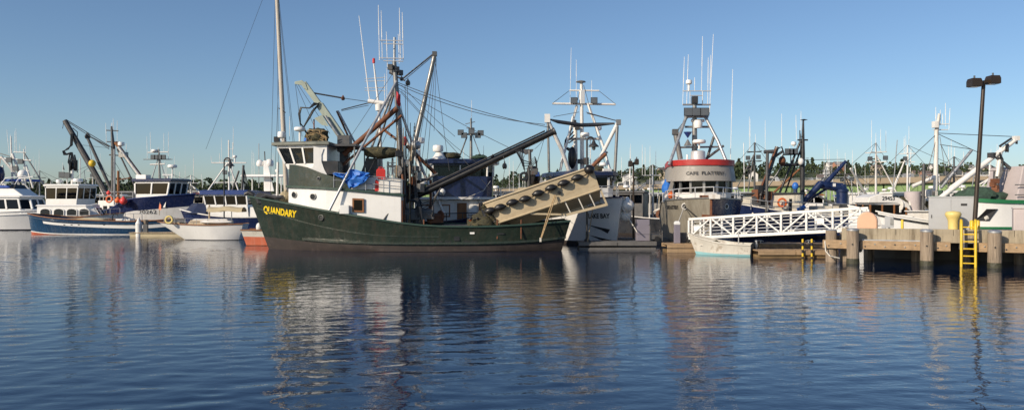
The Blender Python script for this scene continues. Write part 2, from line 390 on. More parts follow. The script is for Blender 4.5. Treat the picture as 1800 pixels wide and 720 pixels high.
for o_ in (-4.6, -1.5, 1.5, 4.6):
    for k in range(14): span('girder', -160+k*31, -129.5+k*31, o_-.2, o_+.2, 3.3, 7.55, 'bridge_green')
for k in range(15):
    t = -160+k*30.8
    for o_ in (-4.4, 0, 4.4): MB().lathe([(.7, -2), (.7, 2.4)], br(t, o_), 10).build('pier_column', 'concrete_dark', T, smooth=40)
    MB().beam(br(t, -5.6, 2.78), br(t, 5.6, 2.78), 1.3, 1.0).build('pier_cap', 'concrete_dark', T)
    for j in range(5):
        tt = t+j*6
        MB().beam(br(tt, -4.9, 3.4), br(tt, -4.9, 7.5), .22, .16).build('girder_stiffener', 'bridge_green', T)
rg = random.Random(5)
for t, c, lb in ((20, 'car_silver', 'silver car driving on the road bridge behind the white fishing boat'), (95, 'white', 'white van crossing the road bridge above the green girders'), (60, 'car_red', 'red car crossing the road bridge'), (140, 'car_silver', 'silver van crossing the road bridge near the light mast'), (172, 'white', 'white box van crossing the road bridge behind the white crane')):
    dr = (br(1)-br(0)); yaw = math.degrees(math.atan2(dr.y, dr.x)); van = 'van' in lb
    T = Thing('van' if van else 'car', lb, 'van' if van else 'car', br(t, -3, 8.3), yaw)
    l_, h_ = (5.4, 2.3) if van else (4.4, 1.5)
    pr = [(-l_/2, .35), (l_/2, .35), (l_/2, .9), (l_/2-.9, 1.0), (l_/2-1.6, h_), (-l_/2+.2, h_), (-l_/2, .95)]
    MB().loft([[T.L(a, s_, b) for a, b in pr] for s_ in (-.9, .9)]).build('body', c, T, bevel=.08)
    MB().add([T.L(l_/2-1.1, -.93, 1.05), T.L(-l_/2+.5, -.93, 1.05), T.L(-l_/2+.6, -.93, h_-.2), T.L(l_/2-1.55, -.93, h_-.2)], [(0, 1, 2, 3)]).build('side_window', 'window_dark', T)
    for a in (-l_*.3, l_*.3):
        for s_ in (-.8, .8): MB().tube([T.L(a, s_-.12, .33), T.L(a, s_+.12, .33)], .33, 12).build('wheel', 'black_rubber', T)
# ---------------------------------------------------------------- boat kit
class Hull:
    """Lofted hull in the thing's frame: bow +x, port +y, z from the waterline."""
    def __init__(s, T, xs, xb, B, sheer, fbow=.42, nbow=2.0, nwl=1.55, stern=.78, swl=.72, flare=1.6, wl=.9, xs_wl=None, xb_wl=None, keel=.6):
        s.T = T; s.sheer = curve(sheer) if isinstance(sheer, list) else sheer
        s.xs = xs; s.xb = xb; s.B = B; s.fbow = fbow; s.nbow = nbow; s.nwl = nwl; s.stern = stern; s.swl = swl; s.flare = flare; s.wl = wl
        s.xs_wl = xs if xs_wl is None else xs_wl; s.xb_wl = xb if xb_wl is None else xb_wl; s.keel = keel
    def ends(s, z):
        tb = max(-.3, min(1.1, z/s.sheer(1))); ts = max(-.3, min(1.1, z/s.sheer(0)))
        return lerp(s.xs_wl, s.xs, ts), lerp(s.xb_wl, s.xb, tb**1.0 if tb > 0 else tb)
    def plan(s, u, n, st):
        b = 1 if u < 1-s.fbow else max(0, 1-((u-1+s.fbow)/s.fbow)**n)
        a = 1 if u > .4 else st+(1-st)*(1-((.4-u)/.4)**2)
        return a*b
    def hb(s, u, z):
        t = z/s.sheer(u); d = s.plan(u, s.nbow, s.stern); w_ = s.wl*s.plan(u, s.nwl, s.swl)
        if t < 0: return s.B/2*w_*max(.1, 1+t*.9)
        return s.B/2*(w_+(d-w_)*min(1.1, t)**s.flare)
    def at(s, u, z, side=1, off=0):
        a, b = s.ends(z); x = lerp(a, b, u)
        return s.T.L(x, side*(s.hb(u, z)+off), z)
    def surf(s, x, z, side=1, off=.012):       # point on the side at a given x
        a, b = s.ends(z); u = max(0, min(1, (x-a)/(b-a)))
        return s.T.L(x, side*(s.hb(u, z)+off), z)
    US = [0, .015, .05, .1, .16, .22, .28, .34, .4, .46, .52, .58, .63, .68, .73, .77, .81, .85, .88, .91, .94, .965, .985, 1]
    def band(s, name, mat, z0, z1, rows=6, label=None, transom=True, smooth=40):
        f0 = z0 if callable(z0) else (lambda u: z0); f1 = z1 if callable(z1) else (lambda u: z1)
        mb = MB(); us = s.US
        rings = []
        for r in range(rows+1):
            pr = [s.at(u, lerp(f0(u), f1(u), r/rows), 1) for u in us]
            sb = [s.at(u, lerp(f0(u), f1(u), r/rows), -1) for u in us]
            rings.append(pr+sb[::-1][1:])
        mb.loft(rings, closed=transom, cap=(False, False))
        return mb.build(name, mat, s.T, label=label, smooth=smooth)
    def rail(s, name, mat, zf, w_=.12, h=.08, off=0, u0=0, u1=1, both=True):
        us = [u for u in s.US if u0 <= u <= u1]
        for side in ((1, -1) if both else (1,)):
            mb = MB(); rings = []
            for u in us:
                z = zf(u); p = s.at(u, z, side, off); d = (s.at(min(1, u+.01), zf(min(1, u+.01)), side, off)-s.at(max(0, u-.01), zf(max(0, u-.01)), side, off))
                d.z = 0; d.normalize(); nn = V((-d.y, d.x, 0)); up = V((0, 0, 1))
                rings.append([p+nn*w_/2-up*h/2, p+nn*w_/2+up*h/2, p-nn*w_/2+up*h/2, p-nn*w_/2-up*h/2])
            mb.loft(rings).build(name, mat, s.T, smooth=30)
    def strip(s, name, mat, z0, z1, u0=0, u1=1, off=.012, sides=(1, -1)):
        for side in sides:
            us = [u0]+[u for u in s.US if u0 < u < u1]+[u1]
            MB().loft([[s.at(u, z0(u), side, off), s.at(u, (z0(u)+z1(u))/2, side, off), s.at(u, z1(u), side, off), s.at(u, z1(u), side, -.01), s.at(u, z0(u), side, -.01)] for u in us]).build(name, mat, s.T, smooth=40)
    def deck(s, mat, bul, name='deck', crown=.05):
        bf = bul if callable(bul) else (lambda u: bul)
        rows = []
        for u in s.US:
            z = s.sheer(u)-bf(u); a = s.at(u, z, 1, -.02); b = s.at(u, z, -1, -.02)
            rows.append([a, (a+b)/2+V((0, 0, crown)), b])
        MB().loft(rows, closed=False, cap=(False, False)).build(name, mat, s.T)
def slab(T, name, pts, th, mat, parent=None, bevel=0):     # a flat plate through 4+ points, th thick outwards of its normal
    nrm = (pts[1]-pts[0]).cross(pts[2]-pts[0]).normalized()*th
    return MB().loft([[p for p in pts], [p+nrm for p in pts]]).build(name, mat, parent or T, bevel=bevel)
def window(T, q, fw=.07, frame='white_gloss', pane='glass_dark', proud=.03, name='window', parent=None):
    """q: 4 corners (bl, br, tr, tl) as seen from outside."""
    c = sum(q, V())/4; nrm = (q[1]-q[0]).cross(q[3]-q[0]).normalized()
    inn = []
    for i in range(4):
        a = (q[i-1]-q[i]).normalized(); b = (q[(i+1) % 4]-q[i]).normalized(); inn.append(q[i]+(a+b)*fw)
    mb = MB(); up = nrm*proud; lo = -nrm*.02
    vs = [p+lo for p in q]+[p+up for p in q]+[p+up for p in inn]+[p+lo for p in inn]
    fs = []
    for i in range(4):
        j = (i+1) % 4; fs += [(i, j, 4+j, 4+i), (4+i, 4+j, 8+j, 8+i), (8+i, 8+j, 12+j, 12+i)]
    f = mb.add(vs, fs).build(name, frame, parent or T)
    MB().loft([[p+nrm*.004 for p in inn], [p+nrm*.012 for p in inn]]).build('pane', pane, f)
    return f
def porthole(T, p, nrm, r=.18, rim='steel', lite='window_dark'):
    M = Matrix.Translation(p) @ V(nrm).to_track_quat('Z', 'Y').to_matrix().to_4x4()
    f = MB().lathe([(r*.7, .0), (r, .0), (r, .04), (r*.78, .05), (r*.76, .01)], p, 16, M, cap=(False, False)).build('porthole', rim, T, smooth=40)
    MB().lathe([(r*.76, .0), (r*.76, .015), (.01, .02)], p, 16, M).build('pane', lite, f)
def ring(T, pts, z): return [T.L(p[0], p[1], p[2] if len(p) > 2 else z) for p in pts]
def house(T, name, base, top, z0, z1, mat, label=None, bevel=.02):
    return MB().loft([ring(T, base, z0), ring(T, top, z1)]).build(name, mat, T, bevel=bevel, label=label)
def wheelhouse(T, base, top, z0, zs, zw, z1, panes, wall='white', roof='white', over=.25, rth=.14, lower=None, glassm='glass', post=.09, interior=True, visor=None, frame=None):
    """outlines counter-clockwise from above; panes: number of panes on each edge (0 = blank wall)."""
    n = len(base)
    def rg_(t): return [V((lerp(base[i][0], top[i][0], t), lerp(base[i][1], top[i][1], t), 0)) for i in range(n)]
    def rz(z): 
        t = (z-z0)/(z1-z0); return [T.L(p.x, p.y, z) for p in rg_(t)]
    r0, rs, rw, r1 = rz(z0), rz(zs), rz(zw), rz(z1)
    MB().loft([r0, rs], cap=(False, False)).build('lower_wall', lower or wall, T)
    MB().loft([rw, r1], cap=(False, False)).build('header', visor or wall, T)
    done = set()
    for i in range(n):
        j = (i+1) % n; k = panes[i]
        if k == 0:
            MB().add([rs[i], rs[j], rw[j], rw[i]], [(0, 1, 2, 3)]).build('side_panel', wall, T)
            continue
        for s_ in range(k+1):
            a, b = lerp(rs[i], rs[j], s_/k), lerp(rw[i], rw[j], s_/k)
            key = (round(a.x, 2), round(a.y, 2))
            if key in done: continue
            done.add(key); MB().beam(a, b, post, post, up=(rs[j]-rs[i]).normalized()).build('window_post', frame or wall, T)
        for s_ in range(k):
            q = [lerp(rs[i], rs[j], s_/k), lerp(rs[i], rs[j], (s_+1)/k), lerp(rw[i], rw[j], (s_+1)/k), lerp(rw[i], rw[j], s_/k)]
            nn = (q[1]-q[0]).cross(q[3]-q[0]).normalized()*.012
            MB().loft([[p-nn for p in q], q]).build('window_pane', glassm, T)
    cx = sum((p[0] for p in top))/n; cy = sum(p[1] for p in top)/n
    def grow(k, z): return [T.L(cx+(p[0]-cx)*(1+k/max(.3, math.hypot(p[0]-cx, p[1]-cy))), cy+(p[1]-cy)*(1+k/max(.3, math.hypot(p[0]-cx, p[1]-cy))), z) for p in top]
    MB().loft([grow(over-.03, z1), grow(over, z1+.03), grow(over, z1+rth), grow(over-.25, z1+rth+.06)]).build('roof', roof, T)
    if interior:
        q = rz(zs-.12); MB().add(q, [tuple(range(n))]).build('console_top', 'deck_grey', T)
        p0 = T.L((base[0][0]+base[2][0])/2, 0, zs); 
        MB().loft([[T.L(cx-.25, -.3, zs-.1), T.L(cx+.1, -.3, zs-.1), T.L(cx+.1, .3, zs-.1), T.L(cx-.25, .3, zs-.1)], [T.L(cx-.35, -.25, zs+.55), T.L(cx-.2, -.25, zs+.55), T.L(cx-.2, .25, zs+.55), T.L(cx-.35, .25, zs+.55)]]).build('helm_seat', 'black', T)
def railing(T, pts, h=.9, mat='aluminium', r=.025, rails=3, every=1.4):
    pts = [V(p) for p in pts]
    for k in range(rails):
        MB().tube([p+V((0, 0, h*(k+1)/rails)) for p in pts], r if k == rails-1 else r*.8, 5).build('hand_rail', mat, T)
    for a, b in zip(pts, pts[1:]):
        n = max(1, round((b-a).length/every))
        for i in range(n+1 if b == pts[-1] else n):
            p = lerp(a, b, i/n); MB().tube([p, p+V((0, 0, h))], r, 5).build('rail_post', mat, T)
def radome(T, p, r=.3, h=.3, pole=.5, mat='white_gloss'):
    p = V(p); f = MB().tube([p, p+V((0, 0, pole))], .06, 8).build('radar_post', mat, T, smooth=40)
    MB().lathe([(r*.55, 0), (r*.95, .04), (r, h*.25), (r, h*.65), (r*.9, h*.92), (r*.4, h), (.01, h)], p+V((0, 0, pole)), 16).build('radome', mat, T, smooth=40)
def dome(T, p, r=.4, pole=.3, mat='white_gloss'):
    p = V(p); MB().tube([p, p+V((0, 0, pole+r*.3))], r*.25, 8).build('dome_post', mat, T, smooth=40)
    MB().lathe([(r*.8, 0), (r, r*.35), (r, r*.9), (r*.85, r*1.4), (r*.5, r*1.75), (.01, r*1.85)], p+V((0, 0, pole)), 16).build('satellite_dome', mat, T, smooth=60)
def radar_bar(T, p, ln=1.4, yaw=20, pole=.4, mat='white_gloss'):
    p = V(p); MB().tube([p, p+V((0, 0, pole))], .1, 8).build('scanner_post', mat, T, smooth=40)
    MB().box(p+V((0, 0, pole+.1)), (ln, .16, .14), rz=yaw).build('radar_scanner', mat, T, bevel=.04)
def flood(T, p, yaw=180, s_=.3, mat='black_steel'):        # housing with a lens; yaw 180 looks to -y
    p = V(p); M = Matrix.Translation(p) @ Matrix.Rotation(R(yaw), 4, 'Z')
    f = MB().loft([[M @ V((a*s_*.35, -s_*.35, b*s_*.3)) for a, b in ((-1,-1),(1,-1),(1,1),(-1,1))], [M @ V((a*s_*.55, s_*.3, b*s_*.5)) for a, b in ((-1,-1),(1,-1),(1,1),(-1,1))]]).build('floodlight', mat, T)
    MB().box((0, s_*.31, 0), (s_*.95, .02, s_*.85), m=M).build('lens', 'lens', f)
def block(T, p, r=.16, mat='black_steel', name='pulley_block'):
    M = Matrix.Translation(p) @ Matrix.Rotation(R(90), 4, 'Y') @ Matrix.Rotation(R(30), 4, 'X')
    MB().lathe([(r*.5, -r*.5), (r, -r*.35), (r*.75, 0), (r, r*.35), (r*.5, r*.5)], p, 10, M).build(name, mat, T, smooth=40)
    MB().box(V(p)+V((0, 0, r*.9)), (r*.5, r*.9, r*1.2)).build('block_shackle', mat, T)
def buoy(T, p, r=.25, mat='orange', name='buoy'):
    p = V(p); return MB().lathe([(.02, r*1.25), (r*.25, r*1.15), (r*.35, r*.9), (r*.8, r*.55), (r, 0), (r*.8, -r*.6), (r*.35, -r*.95), (.02, -r)], p, 12).build(name, mat, T, smooth=60)
def lifering(T, p, nrm, r=.35, mat='orange'):
    M = Matrix.Translation(p) @ V(nrm).to_track_quat('Z', 'Y').to_matrix().to_4x4(); rings = []
    for i in range(16):
        a = 2*math.pi*i/16; rings.append([M @ V(((r+.08*math.cos(b))*math.cos(a), (r+.08*math.cos(b))*math.sin(a), .08*math.sin(b))) for b in [2*math.pi*k/6 for k in range(6)]])
    rings.append(rings[0]); MB().loft(rings, cap=(False, False)).build('life_ring', mat, T, smooth=60)
def power_block(T, p, r=.45, mat='rust', yaw=30):
    M = Matrix.Translation(p) @ Matrix.Rotation(R(yaw), 4, 'Z') @ Matrix.Rotation(R(90), 4, 'Y')
    MB().lathe([(r*.3, -r*.55), (r, -r*.55), (r*1.02, -r*.4), (r*.55, -.05), (r*.55, .05), (r*1.02, r*.4), (r, r*.55), (r*.3, r*.55)], p, 16, M).build('power_block_sheave', 'black_rubber', T, smooth=40)
    for k in (-1, 1): MB().box((0, 0, k*r*.72), (r*2.6, r*.5, r*.14), m=M).build('power_block_cheek', mat, T)
    MB().box(V(p)+V((0, 0, r*1.35)), (r*.9, r*.9, r*.4), rz=yaw).build('power_block_yoke', mat, T)
def blob(T, name, c, rad, mat, n=18, m=10, rough=.25, seed=1, parent=None, zmin=None):   # lumpy heap
    mb = MB(); rows = []
    for i in range(m+1):
        p = math.pi*(i+.03)/(m+.06); rw = []
        for k in range(n):
            a = 2*math.pi*k/n; d = V((math.sin(p)*math.cos(a), math.sin(p)*math.sin(a), math.cos(p)))
            s_ = 1+rough*(mnoise.noise(d*2.1+V((seed*7.1, 0, 0)))+.6*mnoise.noise(d*5+V((0, seed*3.3, 0))))
            q = V(c)+V((d.x*rad[0]*s_, d.y*rad[1]*s_, d.z*rad[2]*s_))
            if zmin is not None: q.z = max(q.z, zmin)
            rw.append(q)
        rows.append(rw)
    return mb.loft(rows).build(name, mat, parent or T, smooth=50)
def winch(T, p, r=.3, ln=.8, yaw=0, mat='steel_dark'):
    M = Matrix.Translation(p) @ Matrix.Rotation(R(yaw), 4, 'Z') @ Matrix.Rotation(R(90), 4, 'Y')
    MB().lathe([(r, -ln/2), (r, -ln/2+.06), (r*.5, -ln/2+.08), (r*.5, ln/2-.08), (r, ln/2-.06), (r, ln/2)], p, 14, M).build('winch_drum', mat, T, smooth=40)
    MB().box(V(p)-V((0, 0, r*.6)), (ln*1.1, r*1.2, r*1.0), rz=yaw).build('winch_base', mat, T, bevel=.03)

def hull_set(T, h, bottom, top, boot=.15, bul=.6, cap=None, deck='deck_grey', rub=None, upper=None, upper_z=None):
    """bottom paint, topsides (two bands if upper is given), cap rail and deck."""
    bf = boot if callable(boot) else (lambda u: boot)
    h.band('bottom_paint', bottom, -.5, bf, 2)
    if upper: h.band('hull', top, bf, upper_z, 4); h.band('hull_top_band', upper, upper_z, h.sheer, 4)
    else: h.band('hull', top, bf, h.sheer, 6)
    h.rail('cap_rail', cap or top, h.sheer, .16, .07, -.03)
    h.deck(deck, bul)
    if rub: h.rail('rub_rail', rub, lambda u: h.sheer(u)-.3, .1, .1, .02)
def px_tubes(T, items, name='spar'):              # (name, [(px, py, d) ...], radius, material)
    for nm, pts, r_, m in items: MB().tube([W(*p) for p in pts], r_, 8).build(nm, m, T, smooth=50)
def whips(T, items, d, r_=.022, mat='white_gloss'):   # (px base, py base, px tip, py tip)
    for a, b, c, e in items:
        p, q = W(a, b, d), W(c, e, d); whip(T, p, q.z-p.z, (q.x-p.x, 0), r_, mat)
# ---------------------------------------------------------------- the green seiner
T = Q = Thing('fishing_boat', 'dark green seine boat with QUANDARY in yellow on its bow and white deckhouse', 'fishing boat', (-6, 46, 0), 180)
shr = [(0, 1.67), (.12, 1.5), (.26, 1.38), (.41, 1.41), (.51, 1.56), (.61, 1.84), (.73, 2.2), (.865, 2.64), (1, 3.05)]
hq = Hull(T, -9.2, 9.2, 5.8, shr, fbow=.45, nbow=2.1, nwl=1.6, stern=.8, swl=.7, flare=1.5, wl=.92, xs_wl=-8.75, xb_wl=8.05)
boot = curve([(0, .62), (.12, .42), (.3, .33), (.6, .34), (.8, .45), (1, .72)])
hq.band('bottom_paint', 'bottom_red', -.6, boot, 3)
hq.band('hull', 'hull_green', boot, hq.sheer, 8, smooth=45)
hq.rail('rub_rail', 'hull_green', lambda u: boot(u)+.14, .16, .12, .03, u0=0, u1=.85)
hq.rail('hull_seam', 'hull_green', lambda u: lerp(boot(u)+.5, hq.sheer(u)-.62, max(0, (u-.5)/.5)), .05, .05, .0, u0=.4, u1=.99)
hq.rail('cap_rail', 'trim_green', hq.sheer, .22, .09, -.04)
hq.deck('deck_grey', lambda u: lerp(.85, .5, max(0, (u-.6)/.4)))
text_on(T, 'QUANDARY', .52, lambda x, y: hq.surf(7.12-x-y*.10, 1.98+y*1.0-x*.13, 1, .015), 'yellow_letter', width=2.2, bold=.022, shear=.12)
for px in (735, 757, 772, 788, 803, 820, 833): MB().box((0, 0, 0), (.34, .06, .09), m=Matrix.Translation(hq.surf(-(W(px, 0, 43.2).x+6), .5, 1, 0)+V((0, 0, (.04 if px != 803 else .2))))).build('scupper', 'black', T)
MB().box(hq.surf(-(W(830, 0, 43.2).x+6), 1.02, 1, 0), (.25, .05, .1)).build('zinc_plate', 'white_gloss', T)
MB().box(hq.surf(-(W(803, 0, 43.2).x+6), .72, 1, 0), (.3, .05, .24)).build('freeing_port', 'black', T)
MB().box(hq.surf(-(W(880, 0, 43.2).x+6), .98, 1, 0), (.4, .05, .07)).build('scupper', 'black', T)
p = hq.surf(4.5, 1.86, 1, 0); nn = (hq.surf(4.2, 1.86, 1)-hq.surf(4.8, 1.86, 1)).cross(V((0, 0, 1))).normalized()
if nn.y > 0: nn = -nn
porthole(T, p, nn, .17, 'steel_dark', 'black')
# deckhouse
ol = [(6.55, 1.3), (6.2, 1.5), (5.2, 1.98), (4.2, 2.28), (3.2, 2.46), (.05, 2.5)]
oy = lambda x: curve([(a, b) for a, b in ol[::-1]])(x)
zt = curve([(.05, 3.02), (3.2, 3.33), (6.6, 3.52)]); zb = curve([(.05, .85), (3.2, 1.6), (4.2, 1.95), (5.2, 2.15), (6.6, 2.45)])
full = ol+[(a, -b) for a, b in ol[::-1]]
MB().loft([[T.L(a, b, zb(a)) for a, b in full], [T.L(a, b, zt(a)) for a, b in full]]).build('deckhouse', 'white_clean', T, bevel=.03)
big = [(a+(.12 if a > 6 else -.12 if a < 1 else 0), b+.12) for a, b in ol]; big += [(a, -b) for a, b in big[::-1]]
MB().loft([[T.L(a, b, zt(a)+.0) for a, b in big], [T.L(a, b, zt(a)+.12) for a, b in big]]).build('boat_deck', 'trim_green', T)
window(T, [W(619.5, 372, 43.47), W(640, 373, 43.47), W(640, 349, 43.47), W(619.5, 348, 43.47)], .09, 'wood_trim', 'glass_dark', .05)
MB().loft([[W(622, 370, 43.49), W(629, 370, 43.49), W(628, 351, 43.49), W(622, 351, 43.49)], [W(622, 370, 43.485), W(629, 370, 43.485), W(628, 351, 43.485), W(622, 351, 43.485)]]).build('curtain', 'canvas', T)
box(T, 'vent_box', W(606, 368, 43.35), (.52, .3, .48), 'white_clean', bevel=.03)
for px, py, d in ((518, 342, 44.5), (551, 345, 44.0)):
    x = -(W(px, py, d).x+6); y = oy(x); nr = T.m.to_3x3() @ V((oy(x-.1)-oy(x+.1), .2, 0)).normalized()
    porthole(T, T.L(x, y, W(px, py, d).z), nr, .19)
# green bridge bulwark
ob = [(6.8, 0), (6.72, .7), (6.5, 1.3), (6.1, 1.62), (5.3, 1.98), (4.4, 2.26), (3.4, 2.42)]
tz = [4.83, 4.83, 4.81, 4.78, 4.62, 4.27, 3.98]
fo = ob+[(a, -b) for a, b in ob[::-1][:-1]]; ft = tz+tz[::-1][:-1]
zz = lambda a: zt(a)+.12
MB().loft([[T.L(a, b, zz(a)-.02) for a, b in fo], [T.L(a, b, z) for (a, b), z in zip(fo, ft)]], cap=(False, True)).build('bridge_bulwark', 'hull_green', T, smooth=30)
porthole(T, T.L(4.62, 2.2, 4.0), T.m.to_3x3() @ V((.25, 1, 0)), .1, 'steel')
wheelhouse(T, [(6.62, -1.2), (6.62, 1.2), (4.9, 1.84), (4.25, 1.9), (4.25, -1.9), (4.9, -1.84)], [(7.25, -1.2), (7.25, 1.2), (4.9, 1.84), (4.25, 1.9), (4.25, -1.9), (4.9, -1.84)],
           4.55, 4.85, 5.72, 5.86, [3, 3, 0, 0, 0, 3], 'white_clean', 'roof_green', .28, .16, glassm='glass', post=.1)
pl = [(551, 257), (569, 261), (565, 272), (565, 284), (570, 298), (579, 314), (562, 307), (546, 297), (551, 291)]
MB().loft([[W(a, b, 44.06) for a, b in pl], [W(a, b, 44.12) for a, b in pl]]).build('wing_wall', 'white_clean', T)
MB().loft([[T.L(a, b, 5.82) for a, b in ((4.2, -1.7), (4.2, 1.7), (2.7, 1.6), (2.7, -1.6))], [T.L(a, b, 5.94) for a, b in ((4.2, -1.7), (4.2, 1.7), (2.7, 1.6), (2.7, -1.6))]]).build('awning', 'steel_dark', T)
for s_ in (-1, 1): tube(T, 'awning_post', [T.L(2.8, 1.5*s_, 3.3), T.L(2.8, 1.5*s_, 5.85)], .04, 'steel')
box(T, 'bridge_locker', W(588, 296, 45.2), (.9, 2.2, .75), 'black_steel')
box(T, 'funnel_casing', W(655, 300, 46.4), (.7, .8, 1.4), 'black_steel')
# boat deck: rail, lockers
railing(T, [T.L(3.75, 2.4, 3.5), T.L(2.0, 2.46, 3.32), T.L(.02, 2.46, 3.12)], .82, 'galvanised', .028, 2, 1.3)
railing(T, [T.L(3.75, -2.4, 3.5), T.L(.02, -2.46, 3.12)], .82, 'galvanised', .028, 2, 1.3)
box(T, 'deck_locker', T.L(2.1, 1.75, 3.72), (1.45, .9, .66), 'white', bevel=.03)
box(T, 'deck_locker', T.L(.75, 1.75, 3.55), (1.28, .95, .72), 'white', bevel=.03)
box(T, 'locker_lid', T.L(.75, 1.75, 3.93), (1.34, 1.0, .05), 'white_gloss')
# masts and booms
D0 = 46
tube(T, 'mast', [W(710, 402, D0), W(706, 300, D0), W(700, 200, D0), W(693, 108, D0)], [.2, .19, .17, .12], 'steel', 12)
tube(T, 'topmast', [W(693, 120, D0), W(693.5, 66, D0)], .075, 'galvanised', 8)
tube(T, 'mast_leg', [W(579, 369, 43.2), W(612, 304, 43.42), W(640, 250, 44.2), W(697, 143, 45.9)], .075, 'galvanised', 8)
a = T.m.inverted() @ W(579, 368, 43.45); tube(T, 'mast_leg', [T.L(a.x, -a.y, a.z), W(697, 143, 46.1)], .075, 'galvanised', 8)
tube(T, 'mast_leg', [W(642, 330, 46.4), W(697, 150, 46.1)], .06, 'steel_dark', 8)
tube(T, 'mast_strut', [W(757, 335, 46.8), W(702, 190, 46.2)], .08, 'aluminium', 8)
for y0, d0, d1 in ((71, 45.4, 46.6), (77, 45.4, 46.6), (102, 45.3, 46.7), (107, 45.3, 46.7)):
    for d in (d0, d1): tube(T, 'antenna_crossbar', [W(668 if y0 in (71, 102) else 674, y0, d), W(709, y0+1, d)], .028, 'aluminium')
for px in (668, 693, 708): 
    tube(T, 'antenna_crossbar', [W(px, 71.5, 45.4), W(px, 71.5, 46.6)], .028, 'aluminium'); tube(T, 'antenna_crossbar', [W(px, 102.5, 45.3), W(px, 102.5, 46.7)], .028, 'aluminium')
for a, b, d, x2 in ((106, 9, 45.4, 665), (106, 19, 46.6, 670), (118, 56, 45.4, 679), (106, 14, 46.6, 702), (106, 22, 45.4, 707), (112, 60, 46.6, 700)):
    p = W(x2+2, a, d); q = W(x2, b, d); whip(T, p, q.z-p.z, (q.x-p.x, 0), .028)
for i, (px, py) in enumerate(((686, 118), (697, 122), (703, 128), (690, 126))): box(T, 'mast_head_gear', W(px, py, 45.8+.15*i), (.3, .25, .3), 'steel_dark', rz=20*i)
tube(T, 'spreader', [W(684, 128, 46), W(712, 142, 46)], .05, 'steel_dark')
# radar mast behind the wheelhouse
tube(T, 'radar_mast', [W(672, 330, 47), W(666, 190, 47), W(657, 112, 47)], [.1, .08, .04], 'white_clean', 8)
MB().lathe([(.02, .3), (.08, .25), (.08, 0), (.02, -.02)], W(657, 111, 47), 10).build('mast_light', 'red_plastic', T, smooth=40)
for y in (138, 142, 154, 158): tube(T, 'antenna_arm', [W(641, y+1, 47), W(678, y-2+(y % 3)*2, 47)], .022, 'aluminium')
p = W(650, 178, 47); q = W(631, 28, 47); MB().tube([p, lerp(p, q, .5), q], [.035, .03, .016], 6).build('whip_antenna', 'white_gloss', T)
for px, y0, y1 in ((676, 200, 130), (680, 170, 120)): whip(T, W(px, y0, 46.8), W(px, y1, 46.8).z-W(px, y0, 46.8).z, (0, 0), .02)
tube(T, 'radar_scanner', [W(647, 178, 46.8), W(651, 178, 46.8), W(684, 183, 46.8)], .13, 'white_clean', 10)
MB().lathe([(.2, -.25), (.22, .1), (.12, .2)], W(666, 187, 46.9), 12).build('radar_pedestal', 'white_clean', T, smooth=40)
# booms
tube(T, 'rusty_boom', [W(604, 272, 45.4), W(698, 190, 45.7)], .15, 'rust', 12)
tube(T, 'rusty_strut', [W(602, 290, 45.4), W(706, 203, 45.8)], .075, 'rust', 8)
tube(T, 'rusty_strut', [W(672, 226, 47), W(709, 254, 46.3)], .08, 'rust', 8)
tube(T, 'rusty_strut', [W(715, 256, 46.2), W(768, 307, 46.6)], .11, 'rust', 8)
tube(T, 'cargo_boom', [W(716, 312, 46.1), W(764, 96, 46.4)], [.15, .12], 'steel', 10)
MB().box(W(764, 95, 46.4), (.26, .3, .26)).build('boom_head', 'steel_dark', T)
tube(T, 'main_boom', [W(706, 356, 45.6), W(800, 313, 45.4), W(974, 231, 45)], [.17, .21, .18], 'black', 14)
tube(T, 'main_boom_pipe', [W(720, 342, 45.3), W(958, 230, 44.8)], .05, 'black_steel', 6)
MB().lathe([(.2, -.03), (.22, 0), (.22, .1), (.05, .12)], W(974, 231, 45), 14, Matrix.Translation(W(973.5, 231.3, 45)) @ (W(974, 231, 45)-W(800, 313, 45.4)).to_track_quat('Z', 'Y').to_matrix().to_4x4()).build('boom_end_cap', 'black_steel', T, smooth=40)
MB().loft([[W(a, b, d) for a, b in ((905, 262), (938, 262), (936, 267), (925, 272))] for d in (45.05, 45.2)]).build('boom_bracket', 'steel_dark', T)
tube(T, 'power_block_hanger', [W(931, 264, 45.1), W(932, 290, 45.1)], .1, 'steel_dark')
power_block(T, W(936, 312, 45.1), .42, 'steel_dark', 40)
box(T, 'power_block_motor', W(939, 302, 44.8), (.4, .4, .35), 'steel_dark'); box(T, 'power_block_valve', W(945, 306, 44.7), (.22, .2, .25), 'blue_paint')
M = Matrix.Translation(W(921, 310, 44.9)) @ Matrix.Rotation(R(90), 4, 'X'); rr = []
for i in range(19):
    a = 2*math.pi*i/18; rr.append([M @ V(((.2+.07*math.cos(b))*math.cos(a), (.2+.07*math.cos(b))*math.sin(a), .07*math.sin(b))) for b in [k*1.047 for k in range(6)]])
MB().loft(rr, cap=(False, False)).build('rubber_tyre', 'black_rubber', T, smooth=60)
for k in range(5): MB().tube([W(905+3*k, 262, 45), W(915+2*k, 280+6*k, 44.9), W(930, 285+3*k, 45), W(940+k, 275+2*k, 45), W(944, 300, 44.9)], .03, 5).build('hydraulic_hose', 'hose', T)
wire(T, W(885, 274, 45), W(887, 286, 45), .02); block(T, W(887, 292, 45), .17); wire(T, W(887, 298, 45), W(882, 330, 45), .012)
for k in range(4): MB().tube([W(735, 346+k, 45.2), W(742, 358+4*k, 45.1), W(760, 352+3*k, 45.2), W(775, 330, 45.2)], .03, 5).build('hydraulic_hose', 'hose', T)
